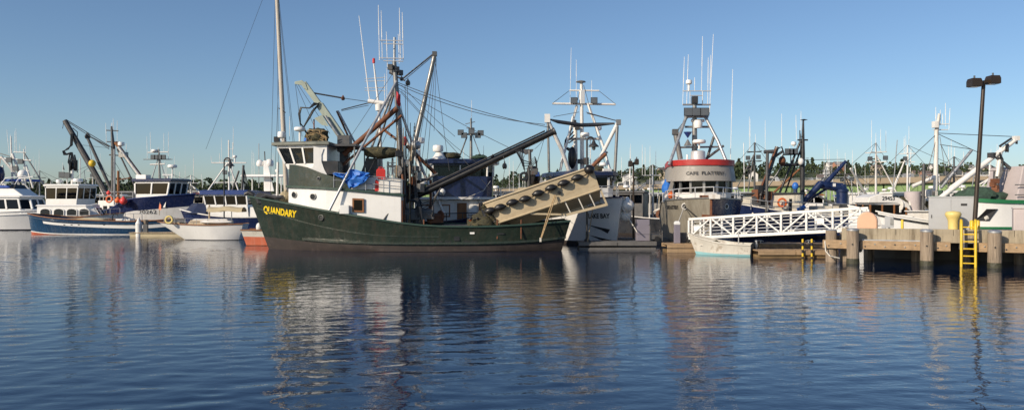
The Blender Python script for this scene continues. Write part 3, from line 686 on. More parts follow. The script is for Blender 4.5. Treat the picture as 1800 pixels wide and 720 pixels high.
# roof crane with hoses
box(T, 'crane_pedestal', W(606, 253, 46), (.7, .8, .95), 'steel_dark'); box(T, 'crane_foot', W(606, 290, 46), (.5, .5, 2.0), 'steel_dark')
MB().beam(W(609, 252, 46), W(562, 184, 46), .32, .42).build('crane_arm', 'crane_green', T, bevel=.03)
MB().beam(W(566, 190, 45.99), W(534, 146, 46), .24, .32).build('crane_jib', 'crane_green', T, bevel=.03)
pl = [(518, 143.5), (531, 141), (537, 146), (541, 158), (534, 156), (530, 150), (518, 148)]
MB().loft([[W(a, b, d) for a, b in pl] for d in (45.84, 46.16)]).build('crane_head', 'crane_green', T, bevel=.02)
tube(T, 'crane_ram', [W(600, 246, 45.7), W(572, 204, 45.7)], .07, 'galvanised', 8)
MB().loft([[W(a, b, d) for a, b in ((552, 208), (566, 202), (578, 222), (566, 220))] for d in (45.7, 45.8)]).build('crane_guard', 'crane_green', T)
for k in range(3): MB().tube([W(560+k, 183-k, 45.8), W(552, 181+2*k, 45.6), W(544, 190, 45.6), W(528+k, 189, 45.6), W(525+k, 200, 45.6), W(528, 217+k, 45.6), W(534, 223, 45.6), W(543+k, 206, 45.6), W(549+k, 195, 45.7), W(560, 184, 45.8)], .045, 6).build('hydraulic_hose', 'hose', T, smooth=60)
MB().tube([W(532, 222, 45.5), W(540, 236, 45.4), W(541, 249, 45.4)], .05, 6).build('hydraulic_hose', 'hose', T, smooth=60)
for a, b in ((519, 531), (520, 560), (523, 580)): wire(T, W(a, 147, 46), W(b, 240 if b != 580 else 235, 46), .012)
wire(T, W(548, 163, 46), W(600, 172, 46.2), .045); block(T, W(603, 173, 46.2), .12, 'rust'); wire(T, W(606, 173, 46.2), W(648, 179, 46.8), .016)
wire(T, W(600, 193, 46.5), W(648, 181, 46.8), .03); wire(T, W(600, 195, 46.5), W(648, 185, 46.8), .016)
for a in (0, 1): tube(T, 'lattice_boom', [W(592+2*a, 195, 47), W(622+8*a, 262, 47)], .06, 'galvanised' if a else 'rust', 8)
tube(T, 'net_hook', [W(552, 210, 45.8), W(552, 229, 45.6)], .04, 'rust')
blob(T, 'net_bundle', W(557, 241, 45.4), (.68, .6, .5), 'net', seed=3, rough=.35)
rg = random.Random(2)
for k in range(14):
    pts = [W(557+rg.uniform(-20, 20), 241+rg.uniform(-13, 13), 44.85+rg.uniform(0, .15)) for _ in range(5)]
    MB().tube(pts, .02, 4).build('net_cord', rg.choice(['rope', 'rope', 'black']), T)
blob(T, 'blue_rag', W(538, 247, 45.2), (.14, .14, .2), 'tarp_blue', 8, 6, .3, 9)
radome(T, W(527, 250, 45), .32, .24, .62); radome(T, W(495, 247, 45), .22, .38, .14)
box(T, 'loud_hailer', W(487, 245, 45.2), (.3, .3, .3), 'black'); whip(T, W(509, 246, 45.5), 1.35, (0, 0), .02)
# brailer net under a pipe
tube(T, 'net_pipe', [W(598, 255, 45.4), W(640, 262, 45.5), W(707, 268, 45.8)], .12, 'steel_dark', 8)
blob(T, 'brailer_net', W(672, 268, 45.5), (1.05, .5, .34), 'net', seed=5, rough=.2)
# gear round the mast foot
rg = random.Random(8)
for k in range(17):
    x = 692+rg.uniform(0, 40); y0 = rg.uniform(275, 330); y1 = rg.uniform(355, 400)
    tube(T, 'standing_pipe', [W(x, y0, 45+rg.uniform(-.8, 1)), W(x+rg.uniform(-4, 4), y1, 45+rg.uniform(-.8, .8))], rg.uniform(.03, .08), rg.choice(['steel_dark', 'rust', 'black_steel', 'steel']), 8)
tube(T, 'davit_post', [W(707, 398, 43.6), W(706.5, 352, 43.6)], .07, 'rust', 8)
tube(T, 'davit_arm', [W(706, 345, 43.8), W(669, 393, 43.4)], .045, 'steel_dark', 8)
winch(T, W(720, 372, 44.6), .42, 1.0, 20); winch(T, W(706, 300, 45.2), .3, .7, 60); winch(T, W(722, 330, 45.4), .3, .6, 10, 'rust')
for px, py in ((722, 300), (729, 296), (700, 320), (726, 318), (718, 345), (696, 338), (712, 285), (734, 310), (738, 330), (728, 350), (714, 378), (735, 385), (700, 270)): box(T, 'rigging_gear', W(px, py, 45.2), (rg.uniform(.2, .45), .4, rg.uniform(.25, .5)), rg.choice(['steel_dark', 'rust', 'steel', 'black_steel']), rz=rg.uniform(0, 80))
for k in range(20):
    x = 698+rg.uniform(0, 32); wire(T, W(x, 210+rg.uniform(0, 90), 45.4), W(x+rg.uniform(-8, 8), 395, 44.6+rg.uniform(-.5, .6)), .02, rg.choice(['black', 'rope', 'wire']), name='hanging_line')
for k in range(3): MB().tube([W(716+3*k, 352, 44.4), W(730+2*k, 352-2*k, 44.3), W(738+k, 366, 44.2), W(742, 384, 44), W(746, 396, 43.9)], .035, 5).build('deck_hose', rg.choice(['rust', 'hose']), T, smooth=60)
# wires
for a, b, r_, sg in (((694, 143, 46), (966, 224, 45), .018, .25), ((696, 147, 46), (958, 219, 45), .018, .4), ((699, 154, 46), (900, 262, 45.2), .014, .1), ((763, 94, 46.4), (706, 140, 46), .045, 0), ((763, 97, 46.4), (712, 140, 46), .02, 0),
    ((764, 98, 46.4), (728, 300, 46), .014, 0), ((765, 100, 46.4), (738, 310, 46), .014, 0), ((766, 102, 46.4), (748, 318, 45.8), .014, 0), ((767, 102, 46.4), (763, 230, 46), .012, 0), ((700, 150, 46), (704, 300, 46), .012, 0),
    ((712, 148, 46), (715, 300, 46), .014, 0), ((716, 150, 46), (718, 296, 46), .014, 0), ((705, 160, 46), (860, 330, 45.6), .014, 0), ((690, 130, 46), (610, 250, 46), .012, 0), ((694, 150, 46), (860, 300, 46), .012, .4), ((688, 190, 46), (600, 300, 44.6), .012, 0)):
    wire(T, W(*a), W(*b), r_, sag=sg)
block(T, W(717, 146, 46), .16); block(T, W(706, 139, 46), .12); block(T, W(866, 277, 45.2), .13)
for k in range(5): MB().box(W(688+k*.8, 330-k*22, 45.85), (.4, .04, .04)).build('mast_step', 'steel', T)
# flag on the mast
mb = MB()
for k in range(7):
    mb.cm = k % 2
    mb.loft([[W(697+7*t, 160+k*3+6*math.sin(t*2), 45.75-.12*math.sin(4*t+k*.3)), W(697+7*t, 163+k*3+6*math.sin(t*2), 45.75-.12*math.sin(4*t+k*.3))] for t in [i/5 for i in range(6)]], closed=False, cap=(False, False))
mb.build('flag', ['flag_red', 'white_gloss'], T, fix=False)
# foredeck gear
tube(T, 'bow_post', [W(487, 348, 45.6), W(488.5, 285, 45.6)], .07, 'white_clean', 8)
blob(T, 'canvas_cover', W(501, 346, 45.4), (.26, .45, .36), 'canvas', 12, 8, .7, 4)
winch(T, W(462, 348, 46), .3, .9, 90, 'black_steel'); box(T, 'windlass', W(475, 350, 46), (.7, .8, .5), 'black_steel')
MB().tube([W(430, 341, 46), W(437, 338, 46), W(446, 343, 46)], [.1, .15, .12], 8).build('bow_roller', 'black_steel', T, smooth=50)
MB().tube([W(455, 350, 45.6), W(470, 343, 45.3), W(485, 347, 45), W(497, 346, 44.8)], .12, 6).build('anchor_chain', 'black_steel', T, smooth=50)
# aft deck
box(T, 'hatch_coaming', T.L(-3.2, 0, 1.0), (2.4, 2.4, .8), 'steel_dark'); 
for x in (-1.2, -5.2, -6.5): tube(T, 'aft_rail_post', [T.L(x, 2.6, .7), T.L(x, 2.6, 1.75)], .04, 'rust')
tube(T, 'mooring_line', [W(975, 343, 43.9), W(962, 380, 43.2), W(950, 421, 43.0)], .03, 'rope'); tube(T, 'mooring_line', [W(977, 343, 43.9), W(968, 372, 43.2), W(951, 421, 42.98)], .03, 'rope')
MB().box(W(950, 421, 43.0), (.1, .1, .22)).build('line_end', 'rope_white', T)

# ---------------------------------------------------------------- things lying on the seiner
T = Thing('net_pile', 'dark heap of seine net with orange floats beside the tan skiff', 'net', Q.L(-4.6, .4, .62))
blob(T, 'net_heap', Q.L(-4.3, .4, 1.2), (1.0, 2.0, .95), 'net', 22, 12, .25, 12, zmin=.62)
rg = random.Random(4)
for k in range(14):
    p = Q.L(-4.3+rg.uniform(-.6, .7), 1.5+rg.uniform(-.2, .7), 1.15+rg.uniform(0, .75)); MB().ell(p, (.1, .1, .08), 8, 5).build('net_float', 'orange' if k < 4 else 'black', T, smooth=60)
def can(nm, lab, p, h=.55, w_=.36):
    T = Thing(nm, lab, 'fuel can', p, 10)
    MB().loft([[T.L(a*w_*k, b*.14*k2, z) for a, b in ((-.5,-1),(.5,-1),(.5,1),(-.5,1))] for k, k2, z in ((1, 1, 0), (1, 1, h*.75), (.75, .8, h*.86), (.7, .7, h*.88))]).build('body', 'red_plastic', T, bevel=.03)
    MB().tube([T.L(-.12, 0, h*.85), T.L(-.1, 0, h), T.L(.08, 0, h), T.L(.12, 0, h*.85)], .025, 6).build('handle', 'red_plastic', T)
    MB().tube([T.L(.13, 0, h*.8), T.L(.17, 0, h*1.02)], .035, 8).build('cap', 'black', T)
can('fuel_can', 'red plastic fuel can standing on top of the white deck locker', Q.L(1.25, 1.95, 3.96), .66, .5)
can('fuel_can', 'red plastic fuel can wedged between the two white deck lockers', Q.L(1.42, 2.1, 3.3), .72, .26)
T = Thing('tarp', 'crumpled bright blue tarp draped over the boat deck rail', 'tarp', W(610, 330, 43.5))
rows = []; rg = random.Random(6)
top = curve([(0, 303), (.3, 306), (.5, 300), (.65, 297), (.8, 301), (1, 304)]); bot = curve([(0, 306), (.25, 318), (.5, 331), (.6, 330), (.8, 324), (1, 312)])
for i in range(19):
    u = i/18; px = lerp(587, 646, u)+4*math.sin(u*9)
    rows.append([W(px+3*math.sin(k*1.3+u*7), lerp(top(u), bot(u), k/9), 43.42+.16*mnoise.noise(V((u*6, k*.5, 1)))+.07*math.sin(u*30+k)) for k in range(10)])
back = [[p+V((0, .05, 0)) for p in r] for r in rows]
MB().loft(rows, closed=False, cap=(False, False)).loft(back, closed=False, cap=(False, False)).build('sheet', 'tarp_blue', T, smooth=35)
blob(T, 'bunched_fold', W(626, 309, 43.8), (.34, .3, .2), 'tarp_blue', 16, 10, .6, 15)

# ---------------------------------------------------------------- the seine skiff on the stern
T = Thing('seine_skiff', 'tan aluminium seine skiff tilted on the green boat stern, black fenders along its side', 'skiff', (2.016, 45.6, 1.826), 0, pitch=-18.5)
hbx = curve([(-3.25, 1.15), (-2.8, 1.45), (-1.8, 1.6), (3.2, 1.6)])
X = [-3.25, -3.0, -2.6, -2.2, -1.6, -.8, 0, .8, 1.6, 2.4, 3.2]
gz = curve([(-3.25, 1.88), (0, 1.9), (3.2, 1.9)]); cz = curve([(-3.25, .7), (-2.6, .62), (3.2, .6)])
bx = lambda x, z: x+(.22*(1-min(1, max(0, z)/1.9)) if x < -2.5 else 0)
rings = []
for x in X:
    b = hbx(x); rings.append([T.L(x, -b, gz(x)), T.L(bx(x, cz(x)), -b+.06, cz(x)), T.L(bx(x, 0), 0, -.05 if x > -2.2 else .35), T.L(bx(x, cz(x)), b-.06, cz(x)), T.L(x, b, gz(x)), T.L(x, b-.12, gz(x)), T.L(x, b-.16, 1.2), T.L(x, -b+.16, 1.2), T.L(x, -b+.12, gz(x))])
MB().loft(rings).build('hull', 'skiff_tan', T, smooth=25)
for s_ in (-1, 1): 
    MB().tube([T.L(x, s_*hbx(x), gz(x)+.02) for x in X], .06, 8).build('gunwale', 'skiff_tan', T, smooth=50)
    MB().tube([T.L(x, s_*(hbx(x)-.02), cz(x)) for x in X], .045, 6).build('chine_rail', 'skiff_tan', T, smooth=50)
for a, b in ((861.7, 370), (879, 364), (900.7, 355.5), (923, 349.5), (946, 339.5), (969, 330), (991, 321.5), (1015, 312)):
    p = T.m.inverted() @ W(a, b, 43.75); p.y = -hbx(p.x)-.19
    M = T.m @ Matrix.Translation(p) @ Matrix.Rotation(R(90+6), 4, 'Y')
    f = MB().lathe([(.03, -.36), (.06, -.33), (.165, -.17), (.2, 0), (.17, .16), (.07, .3), (.03, .36)], (0, 0, 0), 14, M).build('fender', 'black_rubber', T, smooth=60)
    MB().tube([T.L(p.x+.38, p.y+.06, p.z-.02), T.L(p.x+.75, p.y+.17, p.z+.05)], .03, 5).build('fender_line', 'black', f)
MB().ell(W(1036, 298, 43.7), (.3, .3, .27), 14, 9).build('corner_fender', 'black_rubber', T, smooth=60)
MB().tube([T.L(-3.27, -1.2*t, 1.85-.9*abs(t)**3) for t in (-1, -.6, 0, .6, 1)], .16, 8).build('bow_bumper', 'black', T, smooth=50)
rg = random.Random(9)
for k in range(16):
    t = k/15; p = T.L(lerp(-3.3, -2.75, t), -1.22-.2*t, lerp(1.85, .5, t)); blob(T, 'rope_fringe', p, (.13, .13, .13), 'net' if k % 4 else 'black', 8, 5, .6, k)
# propeller guard under the stern end
zl = lambda x: -.32
for s_ in (-1, 1):
    y = s_*1.5
    MB().beam(T.L(.9, y, -.15), T.L(3.35, y, -.33), .08, .14).build('guard_rail', 'skiff_tan', T); MB().beam(T.L(3.3, y, -.36), T.L(3.22, y, .62), .1, .1).build('guard_bar', 'skiff_tan', T)
    for x in (1.25, 2.0, 2.65): MB().beam(T.L(x, y, -.2), T.L(x-.1, y, .62), .06, .06).build('guard_bar', 'skiff_white', T)
    MB().beam(T.L(.95, y, -.12), T.L(-.9, y, .55), .06, .1).build('guard_rail', 'skiff_tan', T)
MB().beam(T.L(3.3, -1.5, -.33), T.L(3.3, 1.5, -.33), .1, .12).build('guard_rail', 'skiff_tan', T)
MB().loft([[T.L(x, y, z) for x, z in ((-1.2, .1), (2.4, -.05), (2.4, -.3), (.8, -.2))] for y in (-.06, .06)]).build('skeg', 'skiff_tan', T)
MB().lathe([(.05, -.1), (.09, 0), (.03, .12)], (0, 0, 0), 8, T.m @ Matrix.Translation((2.7, 0, .1)) @ Matrix.Rotation(R(90), 4, 'Y')).build('propeller_hub', 'steel_dark', T)
for k in range(3): MB().box((0, .28, 0), (.05, .4, .2), m=T.m @ Matrix.Translation((2.7, 0, .1)) @ Matrix.Rotation(R(120*k), 4, 'X')).build('propeller_blade', 'steel_dark', T)
MB().lathe([(.09, 0), (.1, .02), (.1, .06), (.02, .07)], (0, 0, 0), 10, Matrix.Translation(W(983, 338.5, 43.95)) @ Matrix.Rotation(R(90), 4, 'X')).build('towing_eye', 'black', T)
box(T, 'engine_box', T.L(-.4, 0, 1.5), (1.6, 1.2, .8), 'skiff_tan'); tube(T, 'tow_post', [T.L(.9, 0, 1.2), T.L(.9, 0, 2.2)], .1, 'steel_dark')
T = Thing('spare_boom', 'brown and grey spare poles jutting over the skiff stern end', 'pole', W(1005, 322, 45.8))
tube(T, 'pole', [W(1000, 331, 45.8), W(1065, 270, 45.8)], .11, 'rust', 8); tube(T, 'pole', [W(1012, 316, 46.1), W(1067, 266, 46.1)], .1, 'galvanised', 8)
# more gear amidships on the seiner
T = Q; rg = random.Random(77)
px_tubes(T, [('deck_gantry', [(735, 395, 45.5), (736, 300, 45.5)], .09, 'steel_dark'), ('deck_gantry', [(708, 312, 45.6), (757, 316, 45.6)], .06, 'steel'), ('deck_gantry', [(757, 395, 46), (757, 316, 45.6)], .07, 'rust'), ('boom_strut', [(716, 330, 45.4), (770, 305, 45.4)], .06, 'steel_dark'), ('guard_rail_pipe', [(680, 292, 46.5), (714, 292, 46.5)], .06, 'white'), ('guard_rail_pipe', [(690, 330, 46.5), (690, 278, 46.5)], .06, 'white'), ('guard_rail_pipe', [(682, 330, 46.5), (682, 284, 46.5)], .06, 'white')])
for k in range(4): block(T, W(rg.uniform(705, 760), rg.uniform(262, 330), 45.3), rg.uniform(.1, .16), rg.choice(['black_steel', 'rust', 'steel']))
for a, b in (((702, 170), (745, 395)), ((703, 200), (680, 330)), ((704, 180), (640, 318)), ((700, 152), (560, 345)), ((764, 100), (790, 300)), ((764, 100), (700, 330)), ((968, 226), (940, 262)), ((940, 240), (860, 380)), ((706, 150), (800, 240))): wire(T, W(*a, 46), W(*b, 45.2), .013, sag=.1)
winch(T, W(748, 372, 45), .38, .9, 0, 'steel_dark'); winch(T, W(765, 380, 45.4), .34, .8, 40, 'rust')
MB().ell(W(712, 248, 45.7), (.12, .12, .28), 8, 6).build('fire_bottle', 'red_plastic', T, smooth=50); MB().ell(W(731, 255, 45.6), (.3, .25, .28), 10, 6).build('gurdy', 'galvanised', T, smooth=40)
# ---------------------------------------------------------------- boats to the left
# long low blue hull with a white stripe
T = Thing('wooden_boat', 'long low dark blue wooden hull with a broad white stripe and red bottom', 'boat', (-35, 67.8, 0), 180)
h = Hull(T, -6.6, 6.2, 3.7, [(0, 1.3), (.2, 1.12), (.5, 1.2), (.75, 1.38), (1, 1.75)], fbow=.3, nbow=2.6, nwl=2.0, stern=.7, swl=.6, wl=.93, xb_wl=5.9)
bt = curve([(0, -.04), (.5, .0), (.8, .06), (1, .2)])
hull_set(T, h, 'bottom_orange', 'hull_teal', bt, .45, 'wood_trim', 'timber')
h.strip('waterline_stripe', 'white', lambda u: bt(u), lambda u: bt(u)+.07)
h.strip('side_stripe', 'white_clean', lambda u: h.sheer(u)-.62+.06*u, lambda u: h.sheer(u)-.3-.1*u, 0, .84)
h.rail('rub_rail', 'hull_teal', lambda u: h.sheer(u)-.22, .09, .08, .03)
for x in (-4.4, -3.6, -1.2, .9, 1.5, 2.1): MB().box(h.surf(x, .82, 1, 0), (.16, .04, .07)).build('scupper', 'black', T)
box(T, 'deck_hatch', T.L(1.6, 0, 1.15), (1.8, 1.4, .35), 'timber'); blob(T, 'deck_canvas', T.L(.4, .6, 1.2), (1.3, .5, .18), 'canvas', 14, 6, .3, 21)
box(T, 'deck_hatch', T.L(-2.2, .2, 1.1), (1.2, 1.0, .4), 'white'); MB().tube([T.L(-1.6, 1.2, .8), T.L(-1.6, 1.2, 1.55), T.L(-1.8, 1.2, 1.75), T.L(-2.05, 1.2, 1.6)], .05, 6).build('vent_pipe', 'black_steel', T, smooth=60)
for x in (-2.8, -3.5, -4.2): tube(T, 'stanchion', [T.L(x, 1.5, .7), T.L(x, 1.5, 1.75)], .03, 'galvanised')
tube(T, 'hand_rail', [T.L(-2.8, 1.5, 1.75), T.L(-4.2, 1.5, 1.75)], .03, 'galvanised')
# motor yacht, bow to the right
T = Thing('motor_yacht', 'white motor yacht with long window row, flybridge and blue canvas', 'yacht', (-49, 77.6, 0), 0)
h = Hull(T, -7, 6.6, 3.9, [(0, 1.75), (.4, 1.7), (.8, 1.95), (1, 2.2)], fbow=.5, wl=.9, xb_wl=5.4)
hull_set(T, h, 'hull_dark', 'white_clean', .1, .3, 'white_gloss', 'white', rub='white_gloss')
for x in (-4.6, -2.4, -.6): MB().box(h.surf(x, 1.15, -1, 0), (.5, .04, .16)).build('hull_port', 'window_dark', T)
wheelhouse(T, [(3.1, -1.2), (3.1, 1.2), (2.2, 1.65), (-5.6, 1.65), (-5.6, -1.65), (2.2, -1.65)], [(2.6, -1.0), (2.6, 1.0), (1.8, 1.5), (-5.6, 1.5), (-5.6, -1.5), (1.8, -1.5)], 1.6, 2.05, 2.95, 3.15, [2, 1, 6, 2, 6, 1], 'white_clean', 'white_clean', .3, .12, glassm='glass_dark', post=.16)
MB().loft([ring(T, [(2.2, -1.3), (2.2, 1.3), (-2.5, 1.4), (-2.5, -1.4)], 3.3), ring(T, [(1.2, -1.2), (1.2, 1.2), (-2.5, 1.3), (-2.5, -1.3)], 4.0)]).build('flybridge', 'white_clean', T, bevel=.06)
MB().loft([ring(T, [(1.15, -1.1), (1.15, 1.1), (.9, 1.1), (.9, -1.1)], 4.0), ring(T, [(.85, -1.05), (.85, 1.05), (.75, 1.05), (.75, -1.05)], 4.4)]).build('flybridge_screen', 'glass_dark', T)
MB().loft([ring(T, [(.9, -1.25), (.9, 1.25), (-1.5, 1.3), (-1.5, -1.3)], 4.05), ring(T, [(.5, -1.1), (.5, 1.1), (-1.4, 1.2), (-1.4, -1.2)], 4.3)]).build('flybridge_cover', 'canvas_blue', T, bevel=.08)
MB().loft([ring(T, [(-2.9, -1.5), (-2.9, 1.5), (-5.8, 1.5), (-5.8, -1.5)], 3.4), ring(T, [(-3.1, -1.3), (-3.1, 1.3), (-5.8, 1.4), (-5.8, -1.4)], 3.75)]).build('aft_canvas', 'canvas_blue', T, bevel=.1)
for s_ in (-1, 1): tube(T, 'roof_strut', [T.L(-.4, s_*1.1, 4.0), T.L(.3, s_*1.0, 5.0), T.L(2.0, s_*.6, 5.2)], .05, 'white_gloss')
# cream cabin cruiser with arched windows
T = Thing('cabin_cruiser', 'white cabin cruiser with arched side windows lying behind the blue hull', 'boat', (-38.7, 71.6, 0), 0)
h = Hull(T, -3.7, 3.9, 2.7, [(0, 1.35), (.5, 1.4), (1, 1.75)], fbow=.55, wl=.9, xb_wl=3.1)
hull_set(T, h, 'bottom_orange', 'white', .1, .2, 'wood_trim', 'white')
ol = [(2.1, -.7), (2.1, .7), (1.2, 1.05), (-3.4, 1.1), (-3.4, -1.1), (1.2, -1.05)]; tp = [(1.3, -.6), (1.3, .6), (.9, .95), (-3.4, 1.0), (-3.4, -1.0), (.9, -.95)]
house(T, 'cabin', ol, tp, 1.2, 2.35, 'white_clean'); house(T, 'cabin_roof', [(a*1.04, b*1.1) for a, b in tp], [(a, b) for a, b in tp], 2.35, 2.47, 'white_gloss')
for x0 in (-3.1, -1.9, -.75, .35):
    arch = [(x0, 1.5), (x0+.95, 1.5)]+[(x0+.475+.475*math.cos(t), 1.92+.25*math.sin(t)) for t in [i*math.pi/6 for i in range(7)]]
    f = MB().loft([[T.L(a, -1.075-.02*(2.0-b), b) for a, b in arch], [T.L(a, -1.115-.02*(2.0-b), b) for a, b in arch]]).build('window', 'white_gloss', T)
    cx = x0+.475; MB().loft([[T.L(cx+(a-cx)*.88, -1.12-.02*(2-b), 1.75+(b-1.75)*.84) for a, b in arch], [T.L(cx+(a-cx)*.88, -1.125-.02*(2-b), 1.75+(b-1.75)*.84) for a, b in arch]]).build('pane', 'window_dark', f)
window(T, [T.L(2.02, -.6, 1.4), T.L(2.02, -.03, 1.4), T.L(1.48, -.03, 2.2), T.L(1.48, -.55, 2.2)], .05, 'white_gloss', 'glass_dark'); window(T, [T.L(2.02, .03, 1.4), T.L(2.02, .6, 1.4), T.L(1.48, .55, 2.2), T.L(1.48, .03, 2.2)], .05, 'white_gloss', 'glass_dark')
railing(T, [T.L(3.6, -.3, 1.65), T.L(2.2, -1.0, 1.5), T.L(.5, -1.25, 1.42)], .5, 'galvanised', .018, 1, 1.0)
# white-masted trawler at the very left
T = Thing('trawler', 'white steel trawler with white A-frame gantries and floodlights behind the motor yacht', 'fishing boat', (-57, 90, 0), 160)
h = Hull(T, -9, 8, 5, [(0, 1.8), (.5, 1.7), (1, 3.0)]); hull_set(T, h, 'bottom_red', 'white', .2, .6, 'white_gloss')
wheelhouse(T, [(4, -1.6), (4, 1.6), (.5, 1.8), (.5, -1.8)], [(4.3, -1.6), (4.3, 1.6), (.5, 1.8), (.5, -1.8)], 1.6, 3.2, 3.9, 4.1, [3, 3, 0, 3], 'white', 'white')
d = 88
px_tubes(T, [('gantry_leg', [(2, 275, d), (60, 345, d)], .16, 'white'), ('gantry_leg', [(22, 270, d), (43, 330, d)], .14, 'white'), ('mast', [(23, 350, d), (19, 240, d)], [.14, .07], 'white'), ('gantry_leg', [(42, 268, d), (80, 330, d)], .08, 'steel'), ('mast', [(45, 345, d), (42, 262, d)], [.13, .06], 'white'), ('gantry_leg', [(46, 290, d), (58, 330, d)], .1, 'white'), ('gantry_beam', [(0, 278, d), (55, 282, d)], .08, 'white'), ('gantry_beam', [(24, 267, d), (46, 268, d)], .05, 'white'), ('boom', [(-6, 268, d), (22, 276, d)], .05, 'steel'), ('gantry_leg', [(5, 345, d), (5, 290, d)], .1, 'white'), ('gantry_leg', [(0, 318, d), (18, 332, d)], .09, 'white'), ('gantry_beam', [(30, 301, d), (52, 300, d)], .06, 'white')])
for a, b in ((17, 281), (37, 284), (28, 296)): flood(T, W(a, b, d-.3), 180, .55)
whips(T, [(19, 245, 18, 236), (16, 270, 12, 228), (29, 270, 28, 226), (35, 268, 35, 252), (45, 265, 45, 256), (26, 268, 26, 230)], d, .03)
MB().loft([ring(T, [(0, -1.5), (0, 1.5), (-3.5, 1.5), (-3.5, -1.5)], 5.0), ring(T, [(0, -1.3), (0, 1.3), (-3.5, 1.3), (-3.5, -1.3)], 5.25)]).build('awning', 'canvas_blue', T)
for s_ in (-1, 1):
    for x in (-.2, -3.3): tube(T, 'awning_post', [T.L(x, s_*1.3, 1), T.L(x, s_*1.3, 5)], .05, 'white')
dome(T, W(40, 318, d-1), .5, .3); blob(T, 'float_bag', W(-1, 306, 87), (.5, .5, .9), 'navy', 10, 8, .1, 3)
tube(T, 'float_bag_line', [W(-1, 293, 87), W(2, 276, d)], .03, 'rope')
# small white wheelhouse boat
T = Thing('gillnetter', 'white fishing boat with raked wheelhouse windows and twin floodlights above', 'fishing boat', (-47.8, 86, 0), -12)
h = Hull(T, -7, 5.5, 4.4, [(0, 1.6), (.5, 1.6), (1, 2.8)]); hull_set(T, h, 'bottom_red', 'white', .2, .5, 'white_gloss')
wheelhouse(T, [(1.9, -1.35), (1.9, 1.35), (-1.6, 1.5), (-1.6, -1.5)], [(2.25, -1.35), (2.25, 1.35), (-1.6, 1.5), (-1.6, -1.5)], 1.4, 3.05, 4.2, 4.4, [3, 3, 0, 3], 'white_clean', 'white_clean', .25, .16, glassm='glass_dark')
d = 85.5
px_tubes(T, [('mast', [(127, 330, d), (127, 295, d)], .14, 'white'), ('light_bar', [(106, 312, d), (128, 312, d)], .06, 'steel'), ('light_post', [(118, 328, d), (118, 312, d)], .06, 'white'), ('antenna_post', [(141, 328, d), (141, 278, d)], .05, 'white')])
flood(T, W(110, 307, d-.2), 180, .6); flood(T, W(119, 308, d-.2), 180, .6); radome(T, W(137, 325, d), .5, .4, .3); radome(T, W(104, 325, d), .3, .4, .2)
whips(T, [(111, 325, 110, 285), (120, 310, 120, 265)], d, .025)
MB().add([W(111, 288, d), W(111, 298, d), W(114, 299, d), W(112.5, 294, d)], [(0, 1, 2, 3)]).build('pennant', 'black', T)
# blue and white seiner with the dark crane
T = Thing('seiner', 'white seiner with blue bow band numbered 20262 and a dark crane boom', 'fishing boat', (-35.3, 76, 0), -15)
h = Hull(T, -9, 5.9, 4.6, [(0, 1.7), (.35, 1.6), (.5, 2.05), (.62, 2.9), (.8, 3.2), (1, 3.5)], fbow=.4, nbow=2.3, wl=.9, xb_wl=5.0)
hull_set(T, h, 'bottom_red', 'white', .2, .5, 'blue_paint', upper='navy', upper_z=lambda u: h.sheer(u)-(.12 if u < .45 else .12+1.05*min(1, (u-.45)/.15)))
wheelhouse(T, [(3.6, -1.3), (3.6, 1.3), (.5, 1.5), (.5, -1.5)], [(4.1, -1.3), (4.1, 1.3), (.5, 1.5), (.5, -1.5)], 2.2, 3.45, 4.45, 4.62, [3, 2, 0, 2], 'white_clean', 'navy', .3, .22, glassm='glass_dark', post=.14)
text_on(T, '20262', .5, lambda x, y: h.surf(2.05+x, 1.62+y, -1, .02), 'black_letter', width=1.55, bold=.004)
for x in (-2.9, -2.2): window(T, [h.surf(x-.22, 1.55, -1, .01), h.surf(x+.22, 1.55, -1, .01), h.surf(x+.22, 2.05 if x > -2.5 else 1.62+.4, -1, .01), h.surf(x-.22, 1.62+.4, -1, .01)], .06, 'steel', 'window_dark')
box(T, 'aft_cabin', T.L(-1.6, 0, 2.1), (3.6, 3.6, 1.5), 'white'); 
for x in (-2.6, -1.9, -.4): box(T, 'cabin_port', T.L(x, -1.82, 2.1), (.4, .06, .5), 'window_dark')
railing(T, [T.L(-3.3, -1.7, 2.85), T.L(.4, -1.7, 2.85)], .8, 'galvanised', .03, 2, 1.2)
d = 75.5
px_tubes(T, [('mast', [(199, 365, d), (199, 260, d), (196, 222, d)], [.22, .2, .09], 'steel_dark'), ('mast_pole', [(201, 360, d-1), (201, 262, d-1)], .07, 'galvanised'), ('crane_boom', [(188, 342, d), (150, 275, d), (114, 212, d)], [.26, .3, .24], 'steel_dark'), ('crane_boom_pipe', [(184, 330, d-.3), (118, 216, d-.3)], .08, 'black_steel'),
  ('derrick', [(196, 335, d), (153, 240, d)], [.16, .14], 'steel_dark'), ('boom', [(203, 250, d), (249, 312, d)], .18, 'wood_trim'), ('boom', [(208, 258, d-.5), (252, 318, d-.5)], .12, 'white_rusty'), ('boom', [(206, 262, d), (236, 325, d)], .08, 'steel_dark'), ('cross_arm', [(187, 229, d), (208, 230, d)], .05, 'steel_dark'), ('cross_arm', [(188, 249, d), (210, 250, d)], .05, 'steel_dark'), ('cross_arm', [(192, 272, d), (222, 274, d)], .06, 'steel_dark'), ('standing_pole', [(208, 355, d), (208, 300, d)], .12, 'wood_trim'), ('cross_arm', [(208, 316, d), (232, 312, d)], .06, 'rust')])
for k in range(4): MB().tube([W(125+k, 235, d-.4), W(124+k, 255, d-.5), W(120-k, 262, d-.5), W(110+k, 266, d-.5), W(112+2*k, 272, d-.5), W(124+k, 268, d-.5), W(128+k, 285, d-.5), W(131, 300-k, d-.5)], .06, 5).build('hydraulic_hose', 'hose', T, smooth=60)
